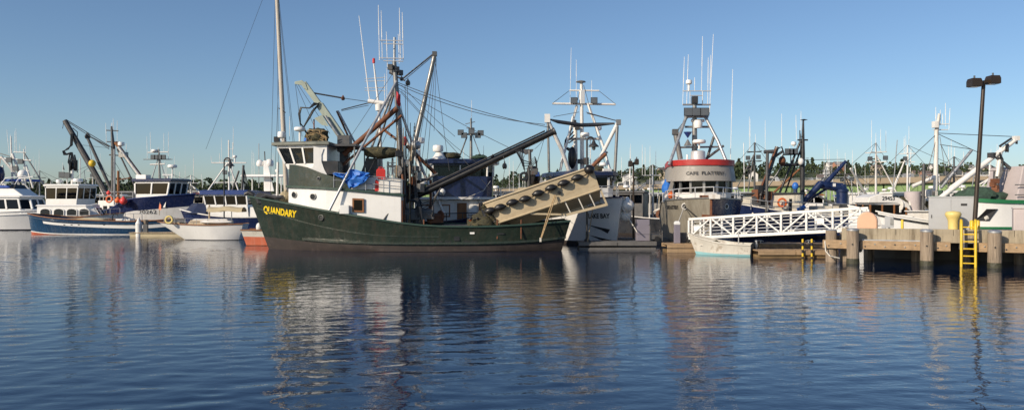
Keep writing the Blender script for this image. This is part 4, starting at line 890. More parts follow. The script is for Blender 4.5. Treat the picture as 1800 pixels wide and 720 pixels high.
for k in range(3): MB().tube([W(123+3*k, 270+3*k, d-.5), W(120+3*k, 285, d-.5), W(126+4*k, 298, d-.5), W(134, 290-3*k, d-.5), W(131, 272, d-.5)], .07, 5).build('hydraulic_hose', 'hose', T, smooth=60)
MB().tube([W(128, 225, d-.3), W(136, 232, d-.4), W(136, 242, d-.4), W(128, 244, d-.3)], .04, 5).build('hydraulic_hose', 'hose', T, smooth=60)
power_block(T, W(129, 292, d-.4), .45, 'black_steel', 20)
MB().ell(W(162, 287, d-.5), (.32, .32, .34), 12, 8).build('float', 'yellow', T, smooth=60); block(T, W(154, 240, d), .25)
for a, b, r_ in (((119, 212), (195, 258), .035), ((119, 214), (192, 262), .03), ((158, 240), (192, 258), .06), ((145, 255), (192, 260), .015), ((155, 245), (165, 300), .015), ((153, 242), (190, 310), .015), ((112, 214), (110, 226), .03), ((201, 283), (253, 370), .02), ((205, 260), (270, 350), .02), ((150, 330), (190, 375), .02)): wire(T, W(*a, d), W(*b, d-.3), r_)
whips(T, [(187, 252, 186, 216), (196, 222, 196, 216), (199, 230, 199, 208), (206, 252, 206, 212), (222, 270, 222, 252)], d, .03); radome(T, W(213, 262, d), .3, .38, .3)
box(T, 'winch_house', W(217, 272, d), (.7, .5, .5), 'steel'); box(T, 'life_raft', W(252, 311, d-1), (1.1, .7, .4), 'white_gloss')
buoy(T, W(207, 352, d-2.2), .27, 'orange'); buoy(T, W(217, 353, d-2.3), .34, 'buoy_red'); buoy(T, W(191, 339, d-1.5), .2, 'buoy_red'); lifering(T, W(192, 350, d-2.2), (0, -1, .1), .27)
d = 74.5
px_tubes(T, [('light_mast', [(281, 318, d), (279, 262, d)], [.12, .08], 'steel'), ('light_mast_leg', [(266, 318, d), (277, 280, d)], .05, 'galvanised'), ('light_mast_leg', [(292, 318, d), (281, 280, d)], .05, 'galvanised'), ('light_bar', [(264, 289, d), (290, 288, d)], .07, 'white'), ('light_bar', [(252, 280, d), (303, 280, d)], .04, 'steel'), ('light_bar', [(260, 268, d), (296, 267, d)], .05, 'white')])
for a in (270, 276, 282, 288): flood(T, W(a, 276, d-.2), 180, .42)
whips(T, [(259, 280, 258, 240), (265, 268, 264, 232), (288, 268, 288, 234), (296, 280, 296, 232), (278, 266, 278, 258)], d, .025); radome(T, W(303, 312, d), .42, .32, .9); radome(T, W(272, 268, d), .3, .25, .05); radar_bar(T, W(295, 315, d), .9, 10, .3)
tube(T, 'flag_staff', [W(280, 378, 72.5), W(281, 355, 72.5)], .025, 'wood_pole'); MB().add([W(280.5, 356, 72.5), W(279, 368, 72.45), W(283, 369, 72.4), W(283, 360, 72.45)], [(0, 1, 2, 3)]).build('pennant', 'orange', T)
# mooring float with two piles
T = Thing('finger_float', 'narrow timber finger float beside the blue hull stern', 'dock', W(279, 416, 62))
for k in range(12): MB().box((W(228+8.5*k+4, 0, 62.6).x, 63.2, .3), (.36, 1.5, .06)).build('plank', 'wood_pole', T)
MB().box((W(279, 0, 62.6).x, 63.2, .12), (4.5, 1.3, .3)).build('float_body', 'canvas', T)
T = Thing('mooring_pile', 'white mooring pile with pointed cap on the finger float', 'pile', W(244, 420, 62.5)); MB().lathe([(.24, -.4), (.24, .95), (.26, .97), (.02, 1.5)], W(244, 415, 62.7), 14).build('pile', 'white', T, smooth=40)
T = Thing('mooring_pile', 'short grey pile with rubber fender on the finger float', 'pile', W(256, 420, 62.8)); MB().lathe([(.2, -.4), (.2, 1.3), (.02, 1.32)], W(256, 415, 63), 12).build('pile', 'pile', T, smooth=40); box(T, 'fender', W(256, 402, 62.7), (.35, .2, .7), 'steel_dark')
# white sloop
T = Thing('sailboat', 'low white sailing hull with long overhanging bow and tan boom cover', 'sailboat', (-22.3, 57.1, 0), 180)
h = Hull(T, -3.25, 3.1, 1.9, [(0, 1.17), (.4, 1.08), (.75, 1.14), (1, 1.3)], fbow=.62, nbow=1.8, nwl=1.5, stern=.72, swl=.5, wl=.82, xb_wl=1.1, xs_wl=-2.85, flare=.9)
hull_set(T, h, 'hull_dark', 'white_clean', .04, .08, 'wood_trim', 'wood_pole')
house(T, 'cabin_trunk', [(.9, -.45), (.9, .45), (-2.2, .6), (-2.2, -.6)], [(.6, -.38), (.6, .38), (-2.1, .52), (-2.1, -.52)], 1.0, 1.42, 'wood_pole'); house(T, 'cabin_top', [(.5, -.4), (.5, .4), (-2.1, .55), (-2.1, -.55)], [(.4, -.3), (.4, .3), (-2, .45), (-2, -.45)], 1.42, 1.5, 'white')
railing(T, [T.L(2.5, .35, 1.2), T.L(.8, .8, 1.12), T.L(-1.6, .85, 1.1)], .42, 'galvanised', .014, 2, .9)
rows = [[T.L(lerp(-.6, -3.1, i/8), .55*math.sin(a), 2.05+.32*math.cos(a)*(1 if abs(a) < 1.6 else .4)-.05*math.sin(i*1.1)) for a in [(-1.75+.35*k) for k in range(11)]] for i in range(9)]
MB().loft(rows, closed=False, cap=(False, False)).build('boom_cover', 'canvas', T, smooth=50)
tube(T, 'boom', [T.L(-.5, 0, 2.3), T.L(-3.2, 0, 2.22)], .06, 'wood_pole', 8); tube(T, 'mast_stub', [T.L(-.6, 0, 1.0), T.L(-.6, 0, 2.5)], .06, 'wood_pole', 8); tube(T, 'boom_crutch', [T.L(-2.2, 0, 1.4), T.L(-2.2, 0, 2.2)], .03, 'galvanised')
blob(T, 'furled_sail', T.L(-1.4, .75, 1.3), (1.2, .14, .12), 'white', 14, 8, .3, 31); lifering(T, W(297, 386, 56.3), (0, -1, .1), .24, 'pale_yellow')
for k in range(3): box(T, 'fore_hatch', T.L(1.9-.35*k, 0, 1.2), (.22, .3, .12), 'wood_pole')
# orange workboat behind the seiner's stem
T = Thing('workboat', 'small orange and grey workboat half hidden by the green bow', 'boat', W(505, 432, 50.4), 0)
h = Hull(T, -2.65, 2.2, 2.0, [(0, 1.05), (.5, 1.05), (1, 1.35)], stern=.9, swl=.85, wl=.92, xs_wl=-2.3)
hull_set(T, h, 'rust', 'orange_hull', .1, .3, 'wood_trim', 'timber', upper='skiff_white', upper_z=lambda u: h.sheer(u)-.42)
box(T, 'engine_cover', T.L(-.6, 0, 1.05), (1.2, .9, .5), 'skiff_white'); blob(T, 'fender', T.L(-1.6, -.5, 1.2), (.22, .22, .3), 'white', 10, 8, .08, 2)
# blue-roofed boat, bow left under a navy tarp
T = Thing('fishing_boat', 'blue-roofed fishing boat with white A-frame mast and navy tarp over its bow', 'fishing boat', (-23.6, 66, 0), 180)
h = Hull(T, -4.6, 3.9, 3.2, [(0, 1.5), (.5, 1.5), (.8, 1.8), (1, 2.1)], wl=.9, xb_wl=3.0); hull_set(T, h, 'bottom_red', 'navy', .15, .4, 'white')
wheelhouse(T, [(1.1, -1.1), (1.1, 1.1), (-2.2, 1.25), (-2.2, -1.25)], [(1.55, -1.1), (1.55, 1.1), (-2.0, 1.25), (-2.0, -1.25)], 1.3, 2.5, 3.2, 3.3, [3, 4, 2, 4], 'white_clean', 'blue_paint', .3, .32, glassm='glass_dark', post=.1)
house(T, 'aft_cabin', [(-2.2, -1.2), (-2.2, 1.2), (-4.2, 1.2), (-4.2, -1.2)], [(-2.2, -1.1), (-2.2, 1.1), (-4.2, 1.1), (-4.2, -1.1)], 1.1, 2.3, 'white'); box(T, 'door', T.L(-3.6, 1.16, 1.75), (.6, .06, .8), 'window_dark')
house(T, 'bow_tarp', [(3.6, -.3), (3.6, .3), (2.4, 1.3), (1.2, 1.45), (1.2, -1.45), (2.4, -1.3)], [(2.9, -.1), (2.9, .1), (2.3, .3), (1.2, .4), (1.2, -.4), (2.3, -.3)], 1.75, 2.6, 'tarp_navy', bevel=.12)
d = 65.6
px_tubes(T, [('mast', [(403, 340, d), (402, 246, d)], [.09, .05], 'white'), ('a_frame_leg', [(362, 340, d), (400, 286, d)], .06, 'white'), ('a_frame_leg', [(421, 340, d), (402, 286, d)], .06, 'white'), ('cross_arm', [(372, 286, d), (433, 286, d)], .05, 'white'), ('cross_arm', [(374, 321, d), (418, 320, d)], .04, 'white'), ('outrigger', [(425, 340, d), (428, 290, d)], .1, 'steel_dark'), ('outrigger', [(408, 335, d), (420, 300, d)], .08, 'steel_dark'), ('ladder_rail', [(409, 335, d), (409, 250, d)], .025, 'white')])
for k in range(5): tube(T, 'ladder_rung', [W(402, 262+k*15, d), W(410, 262+k*15, d)], .02, 'white', 5)
box(T, 'mast_platform', W(402, 281, d), (.6, .4, .1), 'steel'); radome(T, W(413, 286, d), .16, .22, .4); flood(T, W(396, 303, d-.2), 180, .35)
whips(T, [(390, 286, 389, 242), (410, 262, 410, 222), (372, 286, 371, 274), (386, 286, 386, 269), (356, 330, 354, 305)], d, .022)
for k in range(4): wire(T, W(426+k, 296, d), W(432+3*k, 345, d), .03, 'black', name='hanging_line')
# trawler yacht with twin satellite domes
T = Thing('trawler_yacht', 'white trawler yacht with twin satellite domes and raked mast fin', 'yacht', (-22.6, 73, 0), 180)
h = Hull(T, -6, 5.5, 4, [(0, 1.6), (.6, 1.7), (1, 2.4)]); hull_set(T, h, 'bottom_red', 'white_clean', .15, .4, 'white_gloss')
wheelhouse(T, [(2.4, -1.5), (2.4, 1.5), (-3.5, 1.6), (-3.5, -1.6)], [(2.0, -1.4), (2.0, 1.4), (-3.4, 1.6), (-3.4, -1.6)], 1.4, 2.3, 3.0, 3.2, [3, 6, 2, 6], 'white_clean', 'white_clean', .3, .14)
house(T, 'hard_top', [(1.9, -1.3), (1.9, 1.3), (-2, 1.4), (-2, -1.4)], [(1.8, -1.2), (1.8, 1.2), (-2, 1.3), (-2, -1.3)], 5.0, 5.18, 'white_gloss')
for x in (1.6, -1.8):
    for s_ in (-1, 1): tube(T, 'hard_top_post', [T.L(x, s_*1.2, 3.2), T.L(x, s_*1.2, 5)], .05, 'white_gloss')
d = 72.6
MB().loft([[W(a, b, e) for a, b in ((463, 282), (470, 282), (482, 336), (464, 336))] for e in (72.3, 72.9)]).build('mast_fin', 'white_gloss', T, bevel=.05)
px_tubes(T, [('mast_pole', [(466, 285, d), (465, 266, d)], .05, 'steel_dark'), ('dome_arm', [(455, 291, d), (478, 291, d)], .07, 'white_gloss'), ('pole', [(455, 330, d), (455, 252, d)], .035, 'galvanised')])
dome(T, W(457, 292, d), .32, .0); dome(T, W(474, 292, d), .36, .0); radome(T, W(487, 306, d), .2, .3, .15)
whips(T, [(443, 308, 443, 265), (447, 308, 446, 268), (480, 308, 480, 270)], d, .025)
MB().loft([[W(426, 339, 71), W(450, 334, 71), W(476, 338, 71)], [W(426, 341, 71), W(450, 339, 71), W(476, 341, 71)], [W(426, 341, 69.6), W(450, 339, 69.6), W(476, 341, 69.6)], [W(426, 339, 69.6), W(450, 334, 69.6), W(476, 338, 69.6)]], closed=False, cap=(False, False)).build('awning', 'tarp_navy', T)
for a, dd in ((428, 71), (474, 71), (428, 69.7), (474, 69.7)): tube(T, 'awning_post', [W(a, 339, dd), W(a, 372, dd)], .03, 'galvanised')
# sloop whose tall mast rises over the wheelhouse
T = Thing('sailboat', 'sailing yacht behind the green boat with a very tall pale wooden mast', 'sailboat', (-13.1, 53.4, 0), 180)
h = Hull(T, -3.6, 3.2, 2.3, [(0, 1.0), (.5, .95), (1, 1.25)], fbow=.6, wl=.85, xb_wl=2.0); hull_set(T, h, 'hull_dark', 'white', .05, .06, 'wood_trim', 'wood_pole')
house(T, 'cabin_trunk', [(.4, -.6), (.4, .6), (-2.2, .7), (-2.2, -.7)], [(.2, -.5), (.2, .5), (-2.1, .6), (-2.1, -.6)], .9, 1.45, 'white')
tube(T, 'mast', [W(506, 388, 53.4), W(499, 245, 53.4), W(487, 0, 53.4), W(484, -60, 53.4)], [.17, .165, .13, .1], 'mast_pale', 12)
tube(T, 'spreader', [W(490, 190, 53.4), W(502, 198, 53.2)], .03, 'black_steel')
for a, b in (((485, -55), (474, 388)), ((486, -40), (532, 385)), ((487, -30), (490, 388)), ((487, -20), (515, 250)), ((484, -60), (362, 262)), ((492, 90), (480, 388))): wire(T, W(*a, 53.4), W(*b, 53.2) if b[0] != 362 else W(*b, 56), .013)
# tall dock lamp with a swan neck
def swan_lamp(lab, px, d, y0, y1, side, rr):
    T = Thing('dock_lamp', lab, 'lamp post', W(px, y0, d))
    p0, p1 = W(px, y0, d), W(px, y1, d); r_ = rr/FPX*d
    MB().lathe([(.16, 0), (.16, .12), (.08, .2), (.07, .6)], p0, 12).build('base', 'black_steel', T, smooth=40)
    MB().tube([p0, p1]+[p1+V((side*r_*(1-math.cos(a)), 0, r_*math.sin(a))) for a in [i*math.pi/8 for i in range(1, 9)]]+[p1+V((side*r_*2, 0, -r_*.5))], .055, 8).build('post', 'black_steel', T, smooth=50)
    e = p1+V((side*r_*2, 0, -r_*.5))
    MB().lathe([(.04, .12), (.09, .06), (.12, -.05), (.3, -.22), (.31, -.26), (.1, -.24)], e, 16).build('shade', 'black_steel', T, smooth=40)
    MB().lathe([(.1, -.24), (.11, -.36), (.06, -.45), (.01, -.46)], e, 12).build('bulb_glass', 'lens', T, smooth=50)
swan_lamp('black swan neck lamp on the dock behind the white sloop', 394, 60.5, 415, 283, 1, 5.5)
# ---------------------------------------------------------------- boats beyond the green seiner
T = Thing('fishing_boat', 'navy and white fishing boat with bluff blue wheelhouse numbered 4551', 'fishing boat', (-3.6, 52.6, 0), 8)
h = Hull(T, -6.5, 4.4, 5.0, [(0, 1.5), (.5, 1.5), (.8, 2.0), (1, 2.6)], fbow=.4, nbow=2.6, wl=.9); hull_set(T, h, 'bottom_red', 'navy', .2, .5, 'navy')
house(T, 'deckhouse', [(2.3, -1.6), (2.3, 1.6), (-2.8, 2.0), (-2.8, -2.0)], [(2.3, -1.6), (2.3, 1.6), (-2.8, 2.0), (-2.8, -2.0)], 1.0, 2.85, 'white', bevel=.1)
house(T, 'boat_deck', [(2.6, -1.9), (2.6, 1.9), (-3.0, 2.3), (-3.0, -2.3)], [(2.6, -1.9), (2.6, 1.9), (-3.0, 2.3), (-3.0, -2.3)], 2.86, 3.02, 'white_clean')
arc = lambda xf, xr, w_: [(xf-.55, -w_), (xf-.15, -w_*.7), (xf, -w_*.3), (xf, w_*.3), (xf-.15, w_*.7), (xf-.55, w_), (xr, w_), (xr, -w_)]
wheelhouse(T, arc(2.3, -1.7, 1.75), arc(2.35, -1.7, 1.75), 3.02, 4.35, 5.05, 5.15, [1, 1, 1, 1, 1, 2, 0, 2], 'white', 'navy', .38, .25, lower='navy', visor='navy', glassm='glass')
for x, n_ in ((-2.2, 'wood_trim'), (-.9, 'wood_trim')): window(T, [T.L(x-.3, -1.98+(x+2.8)*.078, 1.75), T.L(x+.3, -1.98+(x+3.4)*.078-.0, 1.75), T.L(x+.3, -1.98+(x+3.4)*.078, 2.55), T.L(x-.3, -1.98+(x+2.8)*.078, 2.55)], .08, n_, 'glass_dark', .06)
for x in (.15, 1.55): MB().box(T.L(x, -1.77+(x-.15)*.07, 1.75), (.62, .08, 1.8), rz=12).build('door', 'wood_trim', T)
box(T, 'vent_box', T.L(.85, -1.75, 2.2), (.5, .25, .6), 'white_clean')
text_on(T, '4551', .42, lambda x, y: T.L(-2.0+x, -2.02+(x+.8)*.078, 1.2+y), 'black_letter', width=1.3, bold=.006)
railing(T, [T.L(-2.9, -2.35, 1.0), T.L(2.2, -2.3, 1.1)], .95, 'black_steel', .03, 2, 1.1)
radome(T, W(737, 262, 51), .34, .4, .35); tube(T, 'radome_leg', [W(737, 300, 51), W(737, 258, 51)], .09, 'white_clean'); radome(T, W(770, 278, 51), .34, .45, .4); MB().lathe([(.5, 0), (.3, .3), (.2, .45)], W(772, 280, 51), 12).build('radome_base', 'white_clean', T, smooth=40)
blob(T, 'rope_coil', W(790, 274, 51.5), (.7, .5, .25), 'net', 14, 8, .4, 5); blob(T, 'rope_coil', W(843, 277, 51.5), (.5, .5, .2), 'net_green', 14, 8, .4, 6)
d = 52.2
px_tubes(T, [('light_mast', [(828, 285, d), (828, 208, d)], [.11, .06], 'steel'), ('light_arm', [(808, 236, d), (845, 236, d)], .06, 'steel'), ('mast_leg', [(806, 280, d), (821, 240, d)], .045, 'steel_dark'), ('mast_leg', [(847, 280, d), (831, 238, d)], .03, 'galvanised'), ('cross_arm', [(820, 225, d), (834, 225, d)], .03, 'steel'), ('cross_arm', [(818, 218, d), (835, 214, d)], .025, 'steel')])
for a, b in ((810, 233), (816, 238), (840, 238), (845, 234), (829, 231)): flood(T, W(a, b, d-.2), 180, .36)
whips(T, [(829, 210, 829, 176), (815, 278, 815, 262), (850, 285, 850, 256)], d, .02)
px_tubes(T, [('davit_pipe', [(758, 330, 51.2), (713, 245, 51)], .1, 'aluminium_paint'), ('davit_pipe', [(782, 378, 50.2), (764, 336, 50.6)], .07, 'white'), ('life_line', [(770, 348, 50), (800, 356, 49.6), (850, 335, 49.8), (862, 318, 50)], .02, 'rope_white')])
box(T, 'life_raft', W(745, 318, 51), (.9, .6, .4), 'white_gloss'); blob(T, 'deck_buoy', W(777, 337, 49.8), (.22, .22, .22), 'white_gloss', 10, 8, .05); 
for k in range(5): tube(T, 'deck_pipe', [W(876+4*k, 330+3*k, 52), W(878+5*k, 395, 52)], .04, 'white' if k % 2 else 'steel')
# white boat with its bow to the dock
T = Thing('fishing_boat', 'white fishing boat LAKE BAY with its high bow to the dock', 'fishing boat', (4.25, 54.3, 0), -72)
h = Hull(T, -8, 7.3, 5.0, [(0, 1.6), (.45, 1.7), (.6, 2.5), (.75, 2.85), (1, 3.0)], fbow=.45, nbow=2.2, nwl=1.6, wl=.88, xb_wl=6.6, flare=1.7)
hull_set(T, h, 'bottom_red', 'white_clean', .25, .3, 'navy', 'white')
text_on(T, 'LAKE BAY', .4, lambda x, y: h.surf(5.75+x, 1.72+y+.02*x, -1, .02), 'black_letter', width=1.5, bold=.012, shear=.2)
for k, (za, zb_) in enumerate(((1.2, .95), (.55, .3))):
    pts = [(4.75, za+.12), (6.35, za-.15), (6.15, zb_-.15), (5.75, zb_+.05)]
    MB().add([h.surf(lerp(pts[i][0], pts[(i+1) % 4][0], j/4), lerp(pts[i][1], pts[(i+1) % 4][1], j/4), -1, .02) for i in range(4) for j in range(4)], [tuple(range(16))]).build('painted_flash', 'black_letter', T, fix=False)
wheelhouse(T, [(3.3, -1.0), (3.3, 1.0), (2.7, 1.6), (-1, 1.7), (-1, -1.7), (2.7, -1.6)], [(3.3, -1.0), (3.3, 1.0), (2.7, 1.6), (-1, 1.7), (-1, -1.7), (2.7, -1.6)], 2.2, 3.62, 4.28, 4.4, [2, 1, 3, 0, 3, 1], 'white_clean', 'navy', .35, .24, visor='navy', glassm='glass_dark', post=.13)
railing(T, [T.L(3.9, -1.4, 2.75), T.L(4.5, -1.0, 2.8), T.L(4.5, 1.0, 2.8), T.L(3.9, 1.4, 2.75)], .9, 'galvanised', .03, 2, 1)
blob(T, 'net_bundle', W(1049, 299, 52), (.55, .5, .3), 'net', 12, 8, .4, 8); box(T, 'roof_locker', W(1063, 302, 52), (.9, .6, .4), 'white_gloss'); radome(T, W(1060, 300, 52.4), .25, .25, .3)
d = 54
px_tubes(T, [('mast', [(1024, 345, d), (1022, 145, d)], [.17, .1], 'white'), ('mast', [(1013, 345, d+.4), (1011, 215, d+.4)], .14, 'white'), ('yard', [(971, 182, d), (1082, 183.5, d)], .075, 'white'), ('yard', [(1001, 159, d), (1053, 159.5, d)], .055, 'white'), ('a_frame_leg', [(1014, 186, d), (986, 290, d-.5)], .09, 'white'), ('a_frame_leg', [(1034, 184, d), (1062, 262, d-.5), (1078, 320, d-1)], .09, 'white'), ('platform_bar', [(1000, 244, d), (1056, 244, d)], .08, 'white_rusty'),
  ('outrigger', [(961, 208, d-2), (987, 262, d-1.5), (1000, 300, d-1)], .14, 'white'), ('outrigger', [(1087, 214, d-2), (1066, 256, d-1.5), (1048, 292, d-1)], .13, 'aluminium_paint'), ('outrigger', [(1007, 205, d-1), (985, 300, d-1)], .07, 'aluminium_paint'), ('paravane_boom', [(967, 210, d-2), (981, 214, d-2), (1022, 220, d-1.5), (1050, 219, d-1.5), (1080, 217, d-2)], [.05, .12, .13, .13, .06], 'hull_dark'), ('pole', [(1085, 222, d-2), (1080, 318, d-2)], .1, 'steel'), ('pole', [(963, 215, d-2), (965, 300, d-2)], .08, 'steel')])
MB().box(W(962, 208, d-2), (.35, .3, .55)).build('outrigger_head', 'white', T); MB().box(W(1087, 215, d-2), (.3, .3, .35)).build('outrigger_head', 'steel', T)
for a in (1009, 1044): flood(T, W(a, 177, d-.2), 180, .42)
box(T, 'mast_lamp', W(1023, 171, d-.1), (.3, .3, .9), 'white_gloss'); MB().lathe([(.05, .0), (.35, .05), (.3, .12), (.05, .18)], W(1021, 146, d), 12).build('gps_dish', 'steel', T, smooth=40); radome(T, W(1052, 229, d), .22, .3, .0); radome(T, W(1028, 243, d-.4), .32, .3, .1)
whips(T, [(1002, 185, 1004, 84), (1013, 182, 1013, 143), (1040, 180, 1040, 141), (1013, 160, 1013, 105)], d, .02)
for a, b in (((973, 205), (1018, 197)), ((1030, 197), (1080, 211)), ((1032, 199), (1083, 212)), ((965, 215), (940, 300)), ((1000, 160), (971, 182)), ((1053, 160), (1082, 183)), ((1022, 150), (975, 330)), ((1026, 150), (1075, 330))): wire(T, W(*a, d), W(*b, d-1.5), .018 if a[0] != 1032 else .03)
rg = random.Random(17)
for k in range(7): box(T, 'mast_gear', W(rg.uniform(1005, 1035), rg.uniform(215, 300), d-.2), (rg.uniform(.15, .4), .3, rg.uniform(.2, .6)), rg.choice(['steel', 'white_rusty', 'steel_dark', 'black_steel']), rz=30*k)
for k in range(4): MB().tube([W(1006+2*k, 225+6*k, d-.3), W(1000, 236+5*k, d-.3), W(994, 246, d-.3), W(992+k, 258+k, d-.3), W(1005, 262+2*k, d-.3)], .05, 5).build('hydraulic_hose', 'hose', T, smooth=60)
MB().ell(W(1006, 277, d-.6), (.3, .3, .75), 10, 8).build('rubber_fender', 'black_rubber', T, smooth=60)
for k in range(12): MB().box(W(1034.5, 250+k*4, d-.1), (.32, .03, .03)).build('ladder_rung', 'white', T)
for a in (1031, 1038): tube(T, 'ladder_rail', [W(a, 245, d-.1), W(a, 298, d-.1)], .025, 'white', 5)
# wire legs of the anchor gear at the stem, fenders hung at the bow
T2 = T; buoy(T, h.at(.97, 2.5, 1, .35), .42, 'white', 'bow_fender'); buoy(T, h.at(.955, 1.9, 1, .3), .38, 'white', 'bow_fender'); tube(T, 'bow_line', [h.at(.98, 2.4, 1, .05), W(1120, 408, 45.2)], .03, 'rope_white')
tube(T, 'bow_line', [h.at(.9, 2.75, -1, .05), W(1033, 424, 45)], .025, 'rope')

# grey steel boat with the red-trimmed wheelhouse
T = Thing('fishing_boat', 'grey steel fishing boat CAPE FLATTERY with red trimmed round wheelhouse visor', 'fishing boat', (12.36, 52.9, 0), -98)
h = Hull(T, -9, 8, 4.85, [(0, 1.8), (.4, 1.8), (.55, 2.6), (.75, 2.8), (1, 2.95)], fbow=.36, nbow=2.6, nwl=1.9, wl=.9, xb_wl=7.4, flare=1.5)
hull_set(T, h, 'bottom_red', 'hull_grey', .25, .5, 'steel', 'deck_grey')
h.strip('bow_shade_strip', 'navy', lambda u: .3, lambda u: h.sheer(u)-.05, .62, .995, .01, (1,))  # shade on the bow side away from the sun, painted navy over the grey
ab = lambda r_, xr, w_: [(xr+r_*math.cos(a)**.8 if math.cos(a) > 0 else xr, w_*math.sin(a)) for a in [R(q) for q in (-90, -68, -46, -24, 0, 24, 46, 68, 90)]]
bs_ = [(x, y) for x, y in ab(2.2, 1.8, 1.9)]+[(-2.5, 1.9), (-2.5, -1.9)]
vs_ = [(x, y) for x, y in ab(2.55, 1.8, 2.2)]+[(-2.5, 2.1), (-2.5, -2.1)]
vt_ = [(x, y) for x, y in ab(2.3, 1.75, 2.06)]+[(-2.5, 2.0), (-2.5, -2.0)]
wheelhouse(T, bs_, bs_, 2.2, 3.3, 4.2, 4.3, [1, 1, 1, 1, 1, 1, 1, 1, 2, 0, 2], 'house_grey', 'house_grey', .05, .05, lower='white', glassm='glass', post=.15, frame='steel')
MB().loft([ring(T, bs_, 3.98), ring(T, vs_, 4.0), ring(T, vt_, 4.98)], cap=(False, True)).build('visor', 'house_grey', T, smooth=30)
vr_ = [(x*1.02+.02, y*1.03) for x, y in vt_]
MB().loft([ring(T, vt_, 4.96), ring(T, vr_, 4.97), ring(T, vr_, 5.32), ring(T, vt_, 5.33)], cap=(False, True)).build('visor_trim', 'red_paint', T, smooth=30)
def vis(x, y):
    t = (y+4.38-4.0)/.98; a = x/2.35; best = None
    rx, ry, xr = lerp(2.55, 2.3, t), lerp(2.2, 2.06, t), 1.79
    return T.L(xr+rx*max(0, math.cos(a))**.8+.035, ry*math.sin(a), 4.38+y)
text_on(T, 'CAPE  FLATTERY', .29, lambda x, y: vis(x+.1, y), 'black_letter', width=2.75, bold=.004)
text_on(T, 'CAPE FLATTERY', .3, lambda x, y: h.surf(4.6+x, 2.28+y, -1, .02), 'black_letter', width=1.9, bold=.012)
railing(T, [h.at(u, h.sheer(u), -1, -.12) for u in (.62, .75, .86, .94)]+[h.at(.985, h.sheer(.985), 1, -.08)]+[h.at(u, h.sheer(u), 1, -.12) for u in (.94, .86, .75, .62)], .62, 'aluminium', .028, 2, 1.3)
MB().loft([[h.at(.97, 1.6, -1, .05), h.at(.97, 1.6, 1, .05), h.at(.97, 2.0, 1, .05), h.at(.97, 2.0, -1, .05)], [p+V((-.1, -.55, -.05)) for p in (h.at(.99, 1.6, -1, .05), h.at(.99, 1.6, 1, .05), h.at(.99, 2.0, 1, .05), h.at(.99, 2.0, -1, .05))]]).build('anchor_stock', 'rust', T, bevel=.04)
box(T, 'stem_post', h.at(1, 2.2, 1, 0)+V((0, -.03, 0)), (.2, .12, 1.4), 'rust'); box(T, 'bow_roller', h.at(.99, 2.95, 1, 0)+V((0, -.1, .05)), (.5, .6, .25), 'white_rusty')
porthole(T, h.at(.9, 2.45, -1, .02), (-.6, -.8, 0), .2, 'white', 'black'); porthole(T, h.at(.93, 2.45, 1, .02), (.5, -.9, 0), .16, 'white', 'black')
tube(T, 'mooring_line', [h.at(.9, 2.45, -1, .05), W(1190, 397, 43.5)], .03, 'rope_white'); tube(T, 'mooring_line', [h.at(.9, 2.45, -1, .05), W(1250, 405, 43)], .025, 'black')
box(T, 'windlass', T.L(6.2, 0, 2.75), (.7, .9, .7), 'rust'); MB().loft([[W(a, b, e) for a, b in ((1168, 352), (1180, 316), (1185, 316), (1178, 352))] for e in (50, 50.1)]).build('side_stay_plate', 'house_grey', T)
blob(T, 'blue_cover', W(1174, 332, 51.5), (.4, .5, .6), 'tarp_blue', 10, 8, .3, 3); buoy(T, W(1180, 343, 49.5), .22, 'orange', 'float'); box(T, 'side_locker', W(1170, 347, 50.2), (.5, .4, .6), 'white')
d = 51.5
px_tubes(T, [('mast', [(1221, 284, d), (1221, 180, d)], [.2, .13], 'steel'), ('tripod_leg', [(1176, 290, d-1.5), (1206, 206, d)], .1, 'galvanised'), ('tripod_leg', [(1277, 284, d-1.5), (1262, 248, d-1), (1240, 206, d)], .1, 'galvanised'), ('cross_arm', [(1190, 259, d), (1266, 258, d)], .06, 'steel'), ('cross_arm', [(1204, 223, d), (1246, 223, d)], .07, 'steel'), ('cross_arm', [(1215, 212, d), (1238, 212, d)], .1, 'aluminium_paint'), ('platform', [(1203, 205, d), (1245, 205, d)], .09, 'galvanised'), ('antenna_bar', [(1200, 184, d), (1249, 184, d)], .06, 'galvanised'), ('antenna_bar', [(1200, 160, d), (1250, 160, d)], .035, 'aluminium'), ('antenna_bar', [(1213, 168, d), (1236, 168, d)], .03, 'aluminium'), ('antenna_post', [(1213, 184, d), (1213, 160, d)], .025, 'aluminium'), ('antenna_post', [(1235, 184, d), (1235, 160, d)], .03, 'aluminium'), ('stub_boom', [(1196, 280, d), (1187, 232, d)], .17, 'steel'), ('stub_boom', [(1240, 280, d), (1272, 256, d)], .08, 'steel_dark'), ('stub_boom', [(1243, 278, d), (1255, 240, d)], .09, 'steel_dark')])
for a in (1209, 1223, 1238): flood(T, W(a, 197, d-.4), 180, .52)
box(T, 'sonar_box', W(1221, 176, d-.1), (.45, .4, .45), 'black_steel'); MB().lathe([(.25, 0), (.3, .3), (.22, .5)], W(1227, 225, d-.3), 12).build('satellite_base', 'white', T, smooth=40); MB().lathe([(.5, -.7), (.45, .2), (.38, .25)], W(1227, 272, d-.6), 16).build('funnel', 'aluminium', T, smooth=40); radome(T, W(1229, 262, d-.5), .42, .26, .35)
radome(T, W(1211, 160, d), .2, .3, .42)
for z0, z1 in ((0, 1), (1, 0)):
    MB().lathe([(.02, 0), (.28, .38)] if z0 else [(.28, 0), (.02, -.38)], W(1209, 244 if z0 else 232, d-.5), 10).build('day_shape', 'blue_paint', T) if z0 == 0 else MB().lathe([(.02, .42), (.26, 0)], W(1209, 256, d-.5), 10).build('day_shape', 'steel', T)
